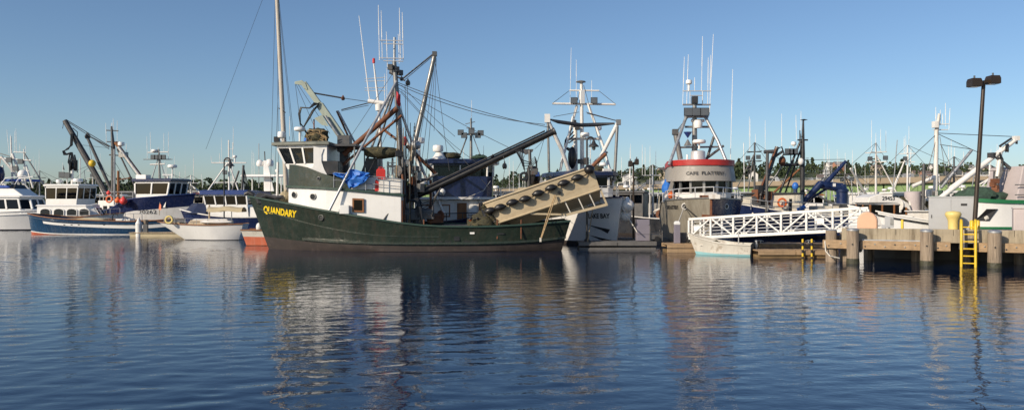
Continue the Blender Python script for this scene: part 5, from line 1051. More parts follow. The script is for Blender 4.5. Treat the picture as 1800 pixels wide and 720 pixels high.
whips(T, [(1200, 184, 1203, 100), (1207, 184, 1210, 96), (1221, 160, 1221, 136), (1233, 160, 1235, 64), (1244, 184, 1245, 101), (1248, 190, 1249, 97), (1247, 200, 1254, 60), (1284, 280, 1288, 122)], d, .025)
wire(T, W(1188, 232, d), W(1207, 207, d), .02); wire(T, W(1190, 232, d), W(1210, 206, d), .02); box(T, 'boom_sheave', W(1187, 232, d), (.5, .4, .35), 'steel_dark')
tube(T, 'flag_staff', [W(1207, 295, 49.5), W(1208, 272, 49.6)], .06, 'white_gloss')
# ---------------------------------------------------------------- floats, gangway, dinghy
def float_dock(name, lab, x0, x1, y0, y1, ztop, mat, deckm, plank=.0, two=False):
    T = Thing(name, lab, 'dock', ((x0+x1)/2, (y0+y1)/2, 0))
    MB().box(((x0+x1)/2, (y0+y1)/2, -.12), (x1-x0-.12, y1-y0-.2, .5)).build('float_body', mat, T)
    n = max(1, round((x1-x0)/2.4))
    for k in range(n):
        a, b = lerp(x0, x1, k/n)+.015, lerp(x0, x1, (k+1)/n)-.015
        for y in (y0+.05, y1-.05): MB().box(((a+b)/2, y, ztop-.12), (b-a, .1, .2)).build('fascia_board', deckm, T, bevel=.01)
        if two: MB().box(((a+b)/2, y0+.07, ztop-.36), (b-a, .1, .2)).build('fascia_board', deckm, T, bevel=.01)
    m_ = round((x1-x0)/.3)
    for k in range(m_): MB().box((lerp(x0, x1, (k+.5)/m_), (y0+y1)/2, ztop-.02+.004*(k % 3)), ((x1-x0)/m_-.015, y1-y0-.22, .05)).build('plank', deckm, T)
    return T
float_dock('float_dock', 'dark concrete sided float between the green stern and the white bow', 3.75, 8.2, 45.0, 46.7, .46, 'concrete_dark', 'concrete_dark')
F2 = float_dock('float_dock', 'sunlit timber float under the gangway foot', 8.3, 17.5, 42.6, 44.3, .46, 'timber_wet', 'timber', two=True)
float_dock('float_dock', 'low weathered timber float beside the dinghy stern', 11.95, 15.6, 38.6, 39.9, .36, 'timber_wet', 'timber')
for px in (1334, 1424, 1270): 
    T = Thing('mooring_cleat', 'galvanised cleat bolted to the timber float edge', 'cleat', W(px, 0, 43)*1.0, group='cleats on the floats')
    p = V((W(px, 0, 43).x, 43, .47)); T.m = Matrix.Translation(p); T.o.matrix_world = T.m; ROOTM[T.o.name] = T.m
    MB().tube([p+V((-.25, 0, .12)), p+V((-.12, 0, .16)), p+V((.12, 0, .16)), p+V((.25, 0, .12))], .035, 6).build('horn', 'galvanised', T)
    for s_ in (-.09, .09): MB().tube([p+V((s_, 0, 0)), p+V((s_, 0, .16))], .04, 6).build('foot', 'galvanised', T)
for i, px in enumerate((1411, 1427)):
    T = Thing('marker_post', 'black and yellow banded post at the low float, the %s pier' % ('one farther from the' if i == 0 else 'one close to the'), 'post', W(px, 452, 38.9))
    p = V((W(px, 0, 38.5).x, 38.5, -.1)); T.m = Matrix.Translation(p); T.o.matrix_world = T.m; ROOTM[T.o.name] = T.m
    for k in range(6): MB().lathe([(.05, .17*k), (.05, .17*k+.17)], p, 10).build('band', 'yellow' if k % 2 else 'black', T, smooth=40)
# gangway: two trusses of white aluminium and a deck
GA, GB = V((W(1211, 0, 43.4).x, 43.4, .74)), V((W(1512, 0, 38).x, 38.0, 1.38))
T = Thing('gangway', 'long white aluminium truss gangway rising from the float to the pier', 'gangway', GA)
gd = (GB-GA); gp = V((-gd.y, gd.x, 0)).normalized()
if gp.y < 0: gp = -gp
NP = 7; HG_ = 1.03
for side in (0, 1):
    of = gp*(1.5*side)
    a, b = GA+of, GB+of; up = V((0, 0, HG_))
    MB().beam(a, b, .13, .15).build('bottom_chord', 'aluminium_paint', T, bevel=.01); MB().beam(a+up, b+up, .13, .13).build('top_chord', 'aluminium_paint', T, bevel=.01)
    for k in range(NP+1):
        p = lerp(a, b, k/NP); MB().beam(p+V((0, 0, .08)), p+up-V((0, 0, .066)), .1, .1, up=gd.normalized()).build('truss_post', 'aluminium_paint', T, bevel=.008)
        if k == 0: q = lerp(a, b, .023); MB().beam(q+V((0, 0, .08)), q+up-V((0, 0, .066)), .08, .08, up=gd.normalized()).build('truss_post', 'aluminium_paint', T)
        if k < NP:
            q = lerp(a, b, (k+1)/NP); lo, hi = (p, q) if k % 2 == 0 else (q, p)
            MB().beam(lerp(lo, hi, .07)+V((0, 0, .09)), lerp(hi, lo, .07)+up-V((0, 0, .08)), .07, .09, up=gp).build('truss_diagonal', 'aluminium_paint', T)
    for j in range(1, 6): MB().tube([a+up*(j/6.0)+gp*(.07 if side == 0 else -.07), b+up*(j/6.0)+gp*(.07 if side == 0 else -.07)], .02, 5).build('hand_rail', 'aluminium', T)
for k in range(26):
    p = lerp(GA, GB, (k+.5)/26)+gp*.75; MB().beam(p-gp*.68+V((0, 0, .03)), p+gp*.68+V((0, 0, .03)), gd.length/26-.02, .05).build('deck_plank', 'aluminium', T)
for s_ in (.1, 1.4): MB().tube([GA+gp*s_+V((-.06, .05, -.2)), GA+gp*s_+V((-.06, .05, -.02))], .1, 10).build('roller', 'black_rubber', T)
for k, (px, py) in enumerate(((1228, 402), (1448, 381))):
    Tn = Thing('notice_board', 'small white notice hung on the gangway rail, %s' % ('near its foot at the float' if k == 0 else 'near its head at the pier'), 'sign', W(px, py, 43.2 if k == 0 else 38.9))
    p = lerp(GA, GB, .05 if k == 0 else .79)+gp*.02+V((0, 0, .52)); MB().beam(p-gd.normalized()*.17, p+gd.normalized()*.17, .02, .28).build('board', 'white_gloss', Tn); MB().beam(p-gd.normalized()*.17-gp*.02+V((0, 0, .15)), p+gd.normalized()*.17-gp*.02+V((0, 0, .15)), .03, .03).build('bracket', 'galvanised', Tn)
# dinghy
T = Thing('dinghy', 'worn white dinghy with turquoise bottom moored below the gangway', 'dinghy', (10.75, 40.9, 0), 147)
h = Hull(T, -1.7, 1.8, 1.45, [(0, .58), (.4, .62), (.8, .85), (1, 1.08)], fbow=.55, nbow=1.9, nwl=1.6, stern=.92, swl=.85, wl=.85, xb_wl=1.35, xs_wl=-1.62, keel=.3)
h.band('bottom_paint', 'skiff_teal', -.25, curve([(0, .09), (.6, .1), (1, .15)]), 2, transom=False); h.band('hull', 'skiff_white', curve([(0, .09), (.6, .1), (1, .15)]), h.sheer, 5, transom=False)
h.rail('gunwale', 'skiff_white', h.sheer, .07, .06, 0); h.deck('skiff_white', lambda u: .34, 'floor')
MB().loft([[h.at(0, z, s_) for z, s_ in ((-.2, -1), (.3, -1), (.58, -1), (.6, 0), (.58, 1), (.3, 1), (-.2, 1))], [h.at(0, z, s_)+T.m.to_3x3() @ V((-.05, 0, 0)) for z, s_ in ((-.2, -1), (.3, -1), (.66, -1), (.74, 0), (.66, 1), (.3, 1), (-.2, 1))]]).build('transom', 'hull_dark', T)  # dark colour on the white dinghy's transom stands for the shade there
for x in (-.9, .1, .9): MB().box((x, 0, .48), (.22, 1.15 if x < .5 else .8, .04), m=T.m).build('thwart', 'skiff_white', T)
MB().tube([T.L(-1.78, 0, .78), T.L(-1.8, 0, .1)], .05, 6).build('rudder_stock', 'galvanised', T); box(T, 'outboard_bracket', T.L(-1.79, 0, .55), (.1, .22, .2), 'galvanised')
blob(T, 'gear_heap', T.L(.35, 0, .58), (.3, .3, .16), 'net', 10, 7, .5, 2); blob(T, 'white_bag', T.L(1.0, .1, .66), (.16, .16, .14), 'white', 10, 7, .2, 3); tube(T, 'short_mast', [T.L(-.8, -.3, .4), T.L(-.8, -.3, 1.15)], .03, 'galvanised'); box(T, 'cool_box', T.L(.6, .25, .62), (.45, .25, .22), 'white_gloss')
# furniture on the floats
swan_lamp('black swan neck lamp on the float in front of the white LAKE BAY bow', 1031.7, 45.6, 425, 247, 1, 6)
def twin_lamp(lab, px, d, y0, y1, px2=None, hw=13, mat='lamp_bronze', r_=.09, zb=None):
    p0, p1 = W(px, y0, d), W(px2 or px, y1, d)
    if zb is not None: p0.z = zb
    T = Thing('twin_lamp', lab, 'lamp post', p0)
    MB().box(p0+V((0, 0, .03)), (.4, .4, .06)).build('base_plate', mat, T)
    tube(T, 'post', [p0, p1], [r_, r_*.8], mat, 10)
    u = hw/FPX*d
    MB().beam(p1+V((-u*1.3, 0, 0)), p1+V((u*1.3, 0, .1)), .12, .12).build('cross_arm', mat, T)
    for s_ in (-1, 1):
        c = p1+V((s_*u*1.75, 0, .05+.06*s_))
        f = MB().loft([[c+V((a*u*.95, b*.24, z)) for a, b in ((-1,-1),(1,-1),(1,1),(-1,1))] for z in (-.15, .08)]+[[c+V((a*u*.8, b*.2, .2)) for a, b in ((-1,-1),(1,-1),(1,1),(-1,1))]]).build('lamp_head', mat, T)
        MB().box(c-V((0, 0, .16)), (u*1.6, .38, .02)).build('lens', 'lens', f); MB().tube([c+V((0, 0, .2)), c+V((0, 0, .33))], .04, 8).build('photocell', 'lens', f)
twin_lamp('slim bronze twin headed lamp behind the white bow fenders', 1113.5, 50.5, 430, 288, hw=3.2, r_=.07)
MB().box((9.0, 51, .1), (5.0, 1.6, .6)).build('float_body', 'concrete_dark', Thing('float_dock', 'concrete float behind the grey dock box carrying the slim lamp', 'dock', (9.0, 51, 0)))
T = Thing('dock_box', 'tall purple grey utility box on the dark float', 'utility box', W(1130, 427, 45.7))
for a, b, z0, z1 in ((1119.5, 1141.5, .48, 1.7),): MB().box((W(1130.5, 0, 45.7).x, 45.9, (z0+z1)/2), (.74, .5, z1-z0)).build('cabinet', 'purple_grey', T, bevel=.02)
MB().box((W(1130.5, 0, 45.7).x, 45.64, .86), (.72, .02, .01)).build('door_seam', 'steel_dark', T)
T = Thing('shore_power_post', 'white topped lilac pedestal on the timber float below the grey bow', 'pedestal', V((W(1190, 0, 43.4).x, 43.4, .47)))
p = V((W(1190, 0, 43.4).x, 43.4, .47)); MB().loft([[p+V((a*.16*k, b*.14*k, z)) for a, b in ((-1,-1),(1,-1),(1,1),(-1,1))] for k, z in ((1, 0), (.95, 1.0))]).build('body', 'purple_grey', T, bevel=.02)
MB().loft([[p+V((a*.15*k, b*.14*k, z)) for a, b in ((-1,-1),(1,-1),(1,1),(-1,1))] for k, z in ((1, 1.0), (1.05, 1.12), (.6, 1.2))]).build('lamp_cap', 'white_gloss', T, bevel=.02)
T = Thing('dock_cart', 'dark steel hand cart with tubular frame on the float', 'cart', (8.0, 45.7, .47))
for x in (7.85, 8.55):
    for y in (45.3, 46.1): tube(T, 'frame_post', [(x, y, .5), (x, y, 1.4 if x < 8 else 1.1)], .025, 'steel_dark')
for y in (45.3, 46.1): tube(T, 'frame_rail', [(7.85, y, .95), (8.55, y, .95)], .025, 'steel_dark')
tube(T, 'handle', [(7.85, 45.3, 1.4), (7.85, 46.1, 1.4)], .025, 'steel_dark'); MB().box((8.2, 45.7, .72), (.66, .7, .3)).build('tray', 'steel_dark', T, bevel=.02)
for y in (45.25, 46.15): MB().tube([(8.25, y-.03, .62), (8.25, y+.03, .62)], .15, 12).build('wheel', 'black_rubber', T, smooth=40)
T = Thing('fish_tote', 'dark plastic tote with lid near the hand cart on the float', 'tote', (8.0, 46.3, .47))
MB().loft([[V((9.35+a*.4*k, 43.9+b*.3*k, z)) for a, b in ((-1,-1),(1,-1),(1,1),(-1,1))] for k, z in ((.9, .47), (1, .95), (1.05, .96), (1.05, 1.02))]).build('tub', 'steel_dark', T, bevel=.02)
T.o['label'] = 'dark plastic tote on the timber float under the grey bow'

# ---------------------------------------------------------------- timber and concrete pier
PA, PD, PN = V((14.1, 36, 0)), V((.891, -.453, 0)), V((.453, .891, 0))
def pt(px): k = (px-900)/FPX; return (36*k-14.1)/(.891+.453*k)
def pp(t, off=0, z=0): return PA+PD*t+PN*off+V((0, 0, z))
T = PIER = Thing('pier', 'concrete edged pier on timber piles with a bolted timber waler', 'pier', pp(4))
t0, t1 = pt(1478), 14.0
def pbox(name, a, b, o0, o1, z0, z1, mat, parent=None, bevel=0):
    vs = [pp(t, o_, z) for z in (z0, z1) for o_ in (o0, o1) for t in (a, b)]
    return MB().add(vs, [(0,1,3,2),(4,6,7,5),(0,4,5,1),(2,3,7,6),(0,2,6,4),(1,5,7,3)]).build(name, mat, parent or T, bevel=bevel)
pbox('deck_slab', t0+.4, t1, .35, 8.2, .96, 1.26, 'concrete')
n = 6
for k in range(n): pbox('kerb_panel', lerp(t0, t1, k/n)+.006, lerp(t0, t1, (k+1)/n)-.006, .36+.006*(k % 2), .66, .95, 1.53+.004*(k % 2), 'concrete', bevel=.015)
pbox('ledge_strip', pt(1515), pt(1625), .1, .36, 1.0, 1.05, 'galvanised')
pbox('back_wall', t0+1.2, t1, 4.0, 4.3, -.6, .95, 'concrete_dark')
for a, b in ((1446, 1489), (1512, 1618), (1641, 1671), (1712, 1737), (1760, 1850)):
    o = pbox('waler', pt(a), pt(b), -.02, .26, .62, 1.0, 'timber', bevel=.02)
    m_ = max(2, round((b-a)/18))
    for k in range(m_):
        p = pp(lerp(pt(a), pt(b), (k+.5)/m_), -.03, .8+.1*((k % 2)-.5)); MB().lathe([(.034, 0), (.034, .02), (.01, .025)], p, 8, Matrix.Translation(p) @ (-PN).to_track_quat('Z', 'Y').to_matrix().to_4x4()).build('bolt', 'steel' if k % 3 else 'black_steel', o)
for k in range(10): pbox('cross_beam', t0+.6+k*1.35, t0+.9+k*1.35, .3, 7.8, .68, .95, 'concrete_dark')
for a, off in ((1500, -.28), (1629, -.28), (1747.5, -.28), (1859, -.28)):
    p = pp(pt(a), off); f = MB().tube([p+V((0, 0, z)) for z in (-.6, 0, .5, 1.0, 1.46)], [.27, .265, .26, .255, .25], 18).build('pile', 'pile', T, smooth=50); MB().tube([p+V((0, 0, z)) for z in (-.55, 0, .12, .22)], [.285, .28, .275, .266], 18).build('algae_band', 'algae', f, smooth=50)
    MB().lathe([(.265, 0), (.265, .07), (.2, .1), (.02, .12)], p+V((0, 0, 1.44)), 18).build('pile_cap', 'galvanised', f, smooth=40)
    MB().lathe([(.035, 0), (.035, .02)], p, 8, Matrix.Translation(p+V((0, 0, .85))-PN*.262) @ (-PN).to_track_quat('Z', 'Y').to_matrix().to_4x4()).build('bolt', 'black', f)
for a, off, zt_ in ((1460, .35, 1.42), (1483, 1.0, 1.3)):
    p = pp(pt(a), off); f = MB().tube([p+V((0, 0, z)) for z in (-.6, .5, zt_)], [.25, .245, .24], 16).build('pile', 'pile', T, smooth=50); MB().lathe([(.25, 0), (.2, .05), (.02, .06)], p+V((0, 0, zt_)), 16).build('pile_cap', 'galvanised', f, smooth=40)
for k in range(7):
    for off in (2.4, 6.4): p = pp(t0+1+k*2.0, off); MB().tube([p+V((0, 0, -.6)), p+V((0, 0, .7))], .2, 10).build('inner_pile', 'pile', T, smooth=50)
pbox('end_cap_box', pt(1487), pt(1512), .5, 1.4, .45, .95, 'concrete_dark')
MB().tube([pp(pt(1450), .0, .95), pp(pt(1452), -.15, .5), pp(pt(1460), -.3, .3), pp(pt(1476), -.1, .2)], .03, 5).build('hanging_rope', 'rope_white', T)
# yellow ladder
T = Thing('ladder', 'yellow steel ladder hooked over the pier kerb into the water', 'ladder', pp(pt(1695), -.2, 0))
ta, tb = pt(1690), pt(1715)
for t in (ta, tb):
    MB().tube([pp(t-.02, -.3, -.7), pp(t-.01, -.18, 1.0), pp(t, -.06, 1.78), pp(t, .02, 1.9), pp(t, .2, 1.94), pp(t, .45, 1.86), pp(t, .5, 1.54)], .055, 8).build('stile', 'yellow', T, smooth=50)
for k in range(8):
    z = -.45+.3*k; o_ = lerp(-.3, -.06, (z+.7)/2.5); MB().tube([pp(ta, o_, z), pp(tb, o_, z)], .028, 6).build('rung', 'yellow', T)
# deck furniture
ZD = 1.26
def dk(px, off): k = (px-900)/FPX; q = PA+PN*off; t = (q.y*k-q.x)/(PD.x-PD.y*k); return q+PD*t+V((0, 0, ZD))
yw = math.degrees(math.atan2(PD.y, PD.x))
T = Thing('mooring_bollard', 'big pale yellow mushroom headed mooring bollard', 'bollard', dk(1675.5, 1.0)); MB().lathe([(.3, 0), (.3, .05), (.215, .1), (.2, .3), (.205, .62), (.26, .76), (.315, .86), (.32, .95), (.27, 1.02), (.02, 1.06)], dk(1675.5, 1.0), 20).build('casting', 'pale_yellow', T, smooth=50)
MB().lathe([(.36, 0), (.36, .03), (.02, .035)], dk(1675.5, 1.0), 20).build('base_flange', 'pale_yellow', T, smooth=40)
T = Thing('guard_post', 'thin yellow guard post by the pier kerb, next to the white numbered boat', 'post', dk(1586, .8)); MB().lathe([(.06, 0), (.06, .62), (.04, .66), (.01, .67)], dk(1586, .8), 10).build('post', 'yellow', T, smooth=40); MB().box(dk(1586, .8)+V((0, 0, .01)), (.2, .2, .02), rz=yw).build('base_plate', 'yellow', T)
for i, px in enumerate((1708, 1719)): 
    T = Thing('guard_post', 'yellow guard post %s side of the tall lamp base' % ('at the cabinet' if i == 0 else 'at the green trimmed boat'), 'post', dk(px, .95)); MB().lathe([(.08, 0), (.08, .62), (.05, .66), (.01, .67)], dk(px, .95), 12).build('post', 'yellow', T, smooth=40); MB().lathe([(.12, 0), (.12, .03), (.02, .031)], dk(px, .95), 12).build('base_plate', 'yellow', T)
T = Thing('electrical_cabinet', 'large grey two door electrical cabinet on the pier', 'cabinet', dk(1672, 2.0), yw)
cw, ch, cdp = 1.78, 1.62, .6
MB().box((0, 0, ch/2+.03), (cw, cdp, ch), m=T.m).build('housing', 'grey_paint', T, bevel=.015); MB().box((0, 0, .02), (cw+.1, cdp+.1, .05), m=T.m).build('plinth', 'concrete', T); MB().box((0, 0, ch+.05), (cw+.06, cdp+.06, .05), m=T.m).build('lid', 'grey_paint', T, bevel=.01)
for s_ in (-1, 1):
    f = MB().box((s_*cw*.245, -cdp/2-.012, ch/2+.03), (cw*.47, .02, ch-.12), m=T.m).build('door', 'grey_paint', T, bevel=.006); MB().box((s_*.08-.06 if s_ > 0 else -cw*.44, -cdp/2-.04, ch*.5), (.03, .05, .14), m=T.m).build('handle', 'steel_dark', f)
MB().box((cw*.27, -cdp/2-.028, ch*.82), (.24, .008, .1), m=T.m).build('warning_label', 'black_letter', T)
T = Thing('pedestal_cover', 'peach coloured arched cabinet by the gangway head', 'cabinet', dk(1525, 1.2), yw)
arch = [(-.42, 0), (.42, 0)]+[(.42*math.cos(a), .56+.42*math.sin(a)) for a in [i*math.pi/12 for i in range(13)]]
MB().loft([[T.L(a, y, b+.02) for a, b in arch] for y in (-.28, .28)]).build('hood', 'peach', T, bevel=.05)
MB().loft([[T.L(a*.88, y, .08+b*.9) for a, b in arch] for y in (-.3, -.288)]).build('front_door', 'peach', T, bevel=.01)
for s_ in (-.25, .25): MB().box((s_, -.3, .1), (.1, .03, .05), m=T.m).build('latch', 'steel_dark', T)
T = Thing('meter_box', 'small grey meter box on a short post by the peach cabinet', 'meter box', dk(1563, 1.1), yw)
MB().box((0, 0, .2), (.1, .1, .4), m=T.m).build('post', 'galvanised', T); MB().box((0, 0, .55), (.36, .22, .5), m=T.m).build('box', 'grey_paint', T, bevel=.015); MB().box((.12, -.13, .58), (.14, .04, .3), m=T.m).build('door', 'steel', T, bevel=.01); MB().box((-.22, -.03, .3), (.18, .16, .26), m=T.m).build('socket', 'grey_paint', T, bevel=.02)
T = Thing('utility_box', 'plain pinkish utility box on the pier beside the green trimmed boat', 'utility box', dk(1803, 1.6), yw); MB().box((0, 0, .58), (.95, .6, 1.15), m=T.m).build('housing', 'pinkish', T, bevel=.05); MB().box((0, -.31, .55), (.8, .02, .95), m=T.m).build('door', 'pinkish', T, bevel=.01)
MB().box((0, 0, 1.18), (1.0, .65, .05), m=T.m).build('lid', 'pinkish', T, bevel=.01)
p = dk(1712, 1.6); twin_lamp('tall bronze pier lamp with two box heads above the yellow ladder', 1712, p.y, 395, 146, 1729, 9.3, 'lamp_bronze', .1, zb=ZD)
# ---------------------------------------------------------------- boats to the right
# cream and blue boat with black mast gantry and blue crane
T = Thing('fishing_boat', 'cream and blue fishing boat with black mast gantry and folded dark blue crane', 'fishing boat', (22.2, 62, 0), 180)
h = Hull(T, -6.5, 6, 5, [(0, 1.7), (.5, 1.7), (.75, 2.2), (1, 2.8)], wl=.9); hull_set(T, h, 'bottom_red', 'navy', .2, .5, 'white')
house(T, 'deckhouse', [(4.0, -1.5), (4.0, 1.5), (.2, 1.9), (.2, -1.9)], [(3.8, -1.4), (3.8, 1.4), (.2, 1.9), (.2, -1.9)], 1.6, 3.3, 'cream', bevel=.08)
house(T, 'deckhouse_roof', [(4.2, -1.6), (4.2, 1.6), (.1, 2.0), (.1, -2.0)], [(4.2, -1.6), (4.2, 1.6), (.1, 2.0), (.1, -2.0)], 3.31, 3.42, 'steel_dark')
lifering(T, W(1375, 356, 59.9), (0, -1, 0), .3, 'orange')
for x in (1.0, 3.2): box(T, 'door', T.L(x, 1.75 if x < 2 else 1.6, 2.4), (.5, .12, 1.1), 'window_dark')
railing(T, [T.L(5.2, 1.1, 2.3), T.L(3.0, 2.2, 1.95), T.L(-3, 2.4, 1.75)], .8, 'galvanised', .03, 2, 1.3)
box(T, 'engine_box', T.L(-2.4, .4, 2.0), (2.6, 1.8, .8), 'cream'); box(T, 'hatch', T.L(-3.4, .8, 2.2), (1.4, 1.2, .7), 'steel_dark'); tube(T, 'blue_roll', [W(1402, 369, 60), W(1415, 363, 60)], .16, 'tarp_blue', 8)
d = 62
px_tubes(T, [('mast', [(1410, 372, d), (1411, 270, d), (1412, 212, d)], [.2, .18, .07], 'black_steel'), ('gantry_leg', [(1368, 345, d), (1407, 248, d)], .09, 'black_steel'), ('gantry_leg', [(1378, 345, d+1), (1412, 250, d)], .07, 'black_steel'), ('platform_edge', [(1372, 290, d), (1411, 289, d)], .11, 'black_steel'), ('platform_edge', [(1376, 272, d), (1411, 271, d)], .05, 'black_steel'), ('platform_edge', [(1402, 246, d), (1420, 246, d)], .06, 'black_steel'), ('platform_post', [(1376, 290, d), (1376, 272, d)], .04, 'black_steel'), ('platform_post', [(1390, 290, d), (1390, 272, d)], .04, 'black_steel'), ('ladder_rail', [(1407, 330, d-.1), (1407, 235, d-.1)], .03, 'black_steel'), ('topmast', [(1406, 246, d), (1406, 229, d)], .04, 'black_steel'),
  ('boom', [(1320, 376, d-1), (1345, 320, d-1), (1366, 258, d-1)], [.26, .22, .16], 'steel_dark'), ('boom_pipe', [(1322, 372, d-1.3), (1364, 262, d-1.3)], .07, 'rust'), ('boom', [(1362, 275, d-1), (1376, 266, d-1)], .1, 'steel_dark'), ('lamp_pole', [(1347, 385, d-2), (1349, 268, d-2)], .12, 'steel_dark'), ('lamp_bar', [(1343, 267, d-2), (1360, 266, d-2)], .14, 'steel_dark'),
  ('boom', [(1335, 350, d), (1376, 290, d)], .06, 'steel')])
for k in range(9): tube(T, 'ladder_rung', [W(1407, 240+k*10, d-.1), W(1411, 240+k*10, d-.1)], .025, 'black_steel', 5)
for a in (1384, 1391, 1397): flood(T, W(a, 266, d-.3), 180, .42)
MB().lathe([(.05, 0), (.3, .06), (.05, .12)], W(1413, 212, d), 10).build('mast_dish', 'black_steel', T); radome(T, W(1395, 258, d), .2, .3, .1); MB().ell(W(1375, 283, d-.5), (.28, .28, .4), 10, 8).build('gurdy', 'rust', T, smooth=50); MB().ell(W(1408, 284, d-.4), (.22, .22, .28), 10, 8).build('white_lamp', 'white', T, smooth=50)
whips(T, [(1374, 290, 1374, 200), (1400, 246, 1399, 202), (1408, 230, 1408, 195), (1388, 272, 1388, 258)], d, .025)
wire(T, W(1413, 281, d), W(1486, 280, d), .02); wire(T, W(1413, 279, d), W(1487, 283, d), .02, sag=.9)
rg = random.Random(23)
for k in range(8): box(T, 'deck_gear', W(1325+rg.uniform(0, 25), 330+rg.uniform(0, 45), d-1.5), (rg.uniform(.3, .7), .4, rg.uniform(.3, .8)), rg.choice(['steel_dark', 'rust', 'black_steel']), rz=25*k)
MB().tube([W(1366, 262, d-1.3), W(1374, 258, d-1.4), W(1378, 270, d-1.4), W(1372, 280, d-1.4)], .06, 5).build('hydraulic_hose', 'hose', T, smooth=60)
# crane of the same boat
px_tubes(T, [('crane_arm', [(1480, 330, d-.5), (1440, 324, d-.5)], [.36, .3], 'crane_blue'), ('crane_arm', [(1443, 322, d-.7), (1410, 358, d-.7)], [.28, .2], 'crane_blue'), ('crane_ram', [(1455, 330, d-.4), (1424, 350, d-.4)], .1, 'crane_blue'), ('crane_jib', [(1452, 322, d-.3), (1487, 283, d-.3)], [.2, .12], 'crane_blue')])
MB().lathe([(.42, -.1), (.42, 1.5), (.5, 1.52), (.5, 1.72), (.36, 1.8), (.3, 2.1), (.05, 2.15)], W(1480, 372, d-.5), 18).build('crane_column', 'crane_blue', T, smooth=40)
MB().box(W(1461, 325.5, d-.5)+V((.1, -.36, .02)), (.22, .03, .24)).build('crane_plate', 'white_gloss', T); block(T, W(1489, 290, d-.3), .14); wire(T, W(1488, 284, d-.3), W(1489, 288, d-.3), .02)
MB().ell(W(1398, 327, d-1), (.25, .25, .3), 10, 8).build('blue_float', 'tarp_blue', T, smooth=50); tube(T, 'float_post', [W(1398, 362, d-1), W(1398, 330, d-1)], .16, 'crane_blue')
# numbered white boat
T = Thing('fishing_boat', 'white fishing boat numbered 29453 with a stern tank and tall white mast', 'fishing boat', (25.2, 49, 0), 180)
h = Hull(T, -5.2, 4.5, 3.6, [(0, 1.5), (.4, 1.45), (.75, 1.9), (1, 2.5)], wl=.9); hull_set(T, h, 'bottom_red', 'white_clean', .2, .4, 'white_gloss')
h.rail('rub_rail', 'black', lambda u: h.sheer(u)-.22, .09, .1, .03)
house(T, 'trunk_cabin', [(1.5, -1.2), (1.5, 1.2), (-2.3, 1.3), (-2.3, -1.3)], [(1.5, -1.1), (1.5, 1.1), (-2.3, 1.2), (-2.3, -1.2)], 1.1, 2.12, 'white', bevel=.05); house(T, 'trunk_roof', [(1.6, -1.25), (1.6, 1.25), (-2.5, 1.35), (-2.5, -1.35)], [(1.6, -1.25), (1.6, 1.25), (-2.5, 1.35), (-2.5, -1.35)], 2.13, 2.2, 'white_gloss')
f0 = lambda x, z: T.L(x, 1.3-(z-1.1)*.098, z)
for x in (-.1, -.75): window(T, [f0(x, 1.45), f0(x-.58, 1.45), f0(x-.58, 1.95), f0(x, 1.95)], .05, 'wood_trim', 'window_dark', .03)
for z in (1.5, 1.85): porthole(T, f0(1.15, z-.1), (0, -1, .05), .09, 'steel')
wheelhouse(T, [(3.6, -.95), (3.6, .95), (1.5, 1.1), (1.5, -1.1)], [(3.6, -.95), (3.6, .95), (1.5, 1.1), (1.5, -1.1)], 1.3, 1.95, 2.55, 2.62, [2, 3, 0, 3], 'white', 'white', .1, .06, glassm='glass_dark', frame='wood_trim')
MB().loft([[T.L(x, y, z) for x, z in ((3.8, 2.66), (2.1, 2.66), (1.2, 2.2), (1.35, 2.6), (1.9, 2.95), (3.1, 3.2), (3.7, 3.0))] for y in (-1.15, 1.15)]).build('raked_roof_fairing', 'white', T, bevel=.04)
text_on(T, '29453', .32, lambda x, y: T.L(2.6-x, 1.18, 2.82+y), 'black_letter', width=.75, bold=.004)
MB().lathe([(.44, 0), (.46, .05), (.46, 1.15), (.4, 1.2), (.02, 1.21)], W(1604, 371, 48.5), 20).build('fibreglass_tank', 'pinkish', T, smooth=40)
winch(T, W(1584, 360, 48.3), .42, .8, 30, 'white_rusty'); blob(T, 'net_reel', W(1584, 358, 48.6), (.45, .5, .42), 'net', 14, 8, .2, 6); blob(T, 'stern_net', W(1632, 360, 48.6), (.4, .5, .3), 'net', 14, 8, .4, 8)
MB().lathe([(.18, 0), (.2, .1), (.2, .35), (.12, .4)], W(1629, 345, 48.6), 12).build('exhaust_hood', 'white', T, smooth=40); box(T, 'engine_hood', W(1625, 358, 48.8), (.8, .8, .7), 'white', bevel=.05); tube(T, 'exhaust_pipe', [W(1629, 362, 48.6), W(1629, 343, 48.6)], .08, 'white')
d = 49
px_tubes(T, [('mast', [(1644, 375, d), (1646, 232, d), (1651, 200, d)], [.15, .13, .08], 'white_rusty'), ('pole', [(1622, 390, d-1), (1624, 288, d-1)], .1, 'steel_dark'), ('boom', [(1604, 327, d), (1650, 308, d)], .11, 'white'), ('boom', [(1654, 330, d), (1708, 264, d)], .09, 'galvanised'), ('cross_arm', [(1640, 219, d), (1668, 218, d)], .03, 'white'), ('cross_arm', [(1640, 228, d), (1666, 228, d)], .03, 'white')])
whips(T, [(1645, 228, 1645, 188), (1653, 220, 1653, 193), (1662, 222, 1662, 181), (1668, 228, 1670, 190), (1657, 218, 1657, 200)], d, .022); box(T, 'horn_box', W(1644, 219, d-.1), (.3, .3, .4), 'white')
for a, b in (((1648, 234), (1590, 288)), ((1648, 234), (1780, 240)), ((1652, 254), (1706, 262)), ((1650, 236), (1720, 268)), ((1648, 236), (1622, 330)), ((1652, 240), (1668, 340)), ((1655, 256), (1690, 330))): wire(T, W(*a, d), W(*b, d-.5), .02)
rg = random.Random(31)
for k in range(9): box(T, 'deck_gear', W(1632+rg.uniform(0, 30), 335+rg.uniform(0, 30), d-.3), (rg.uniform(.15, .5), .3, rg.uniform(.2, .5)), rg.choice(['steel_dark', 'white_rusty', 'black_steel', 'net_green']), rz=25*k)
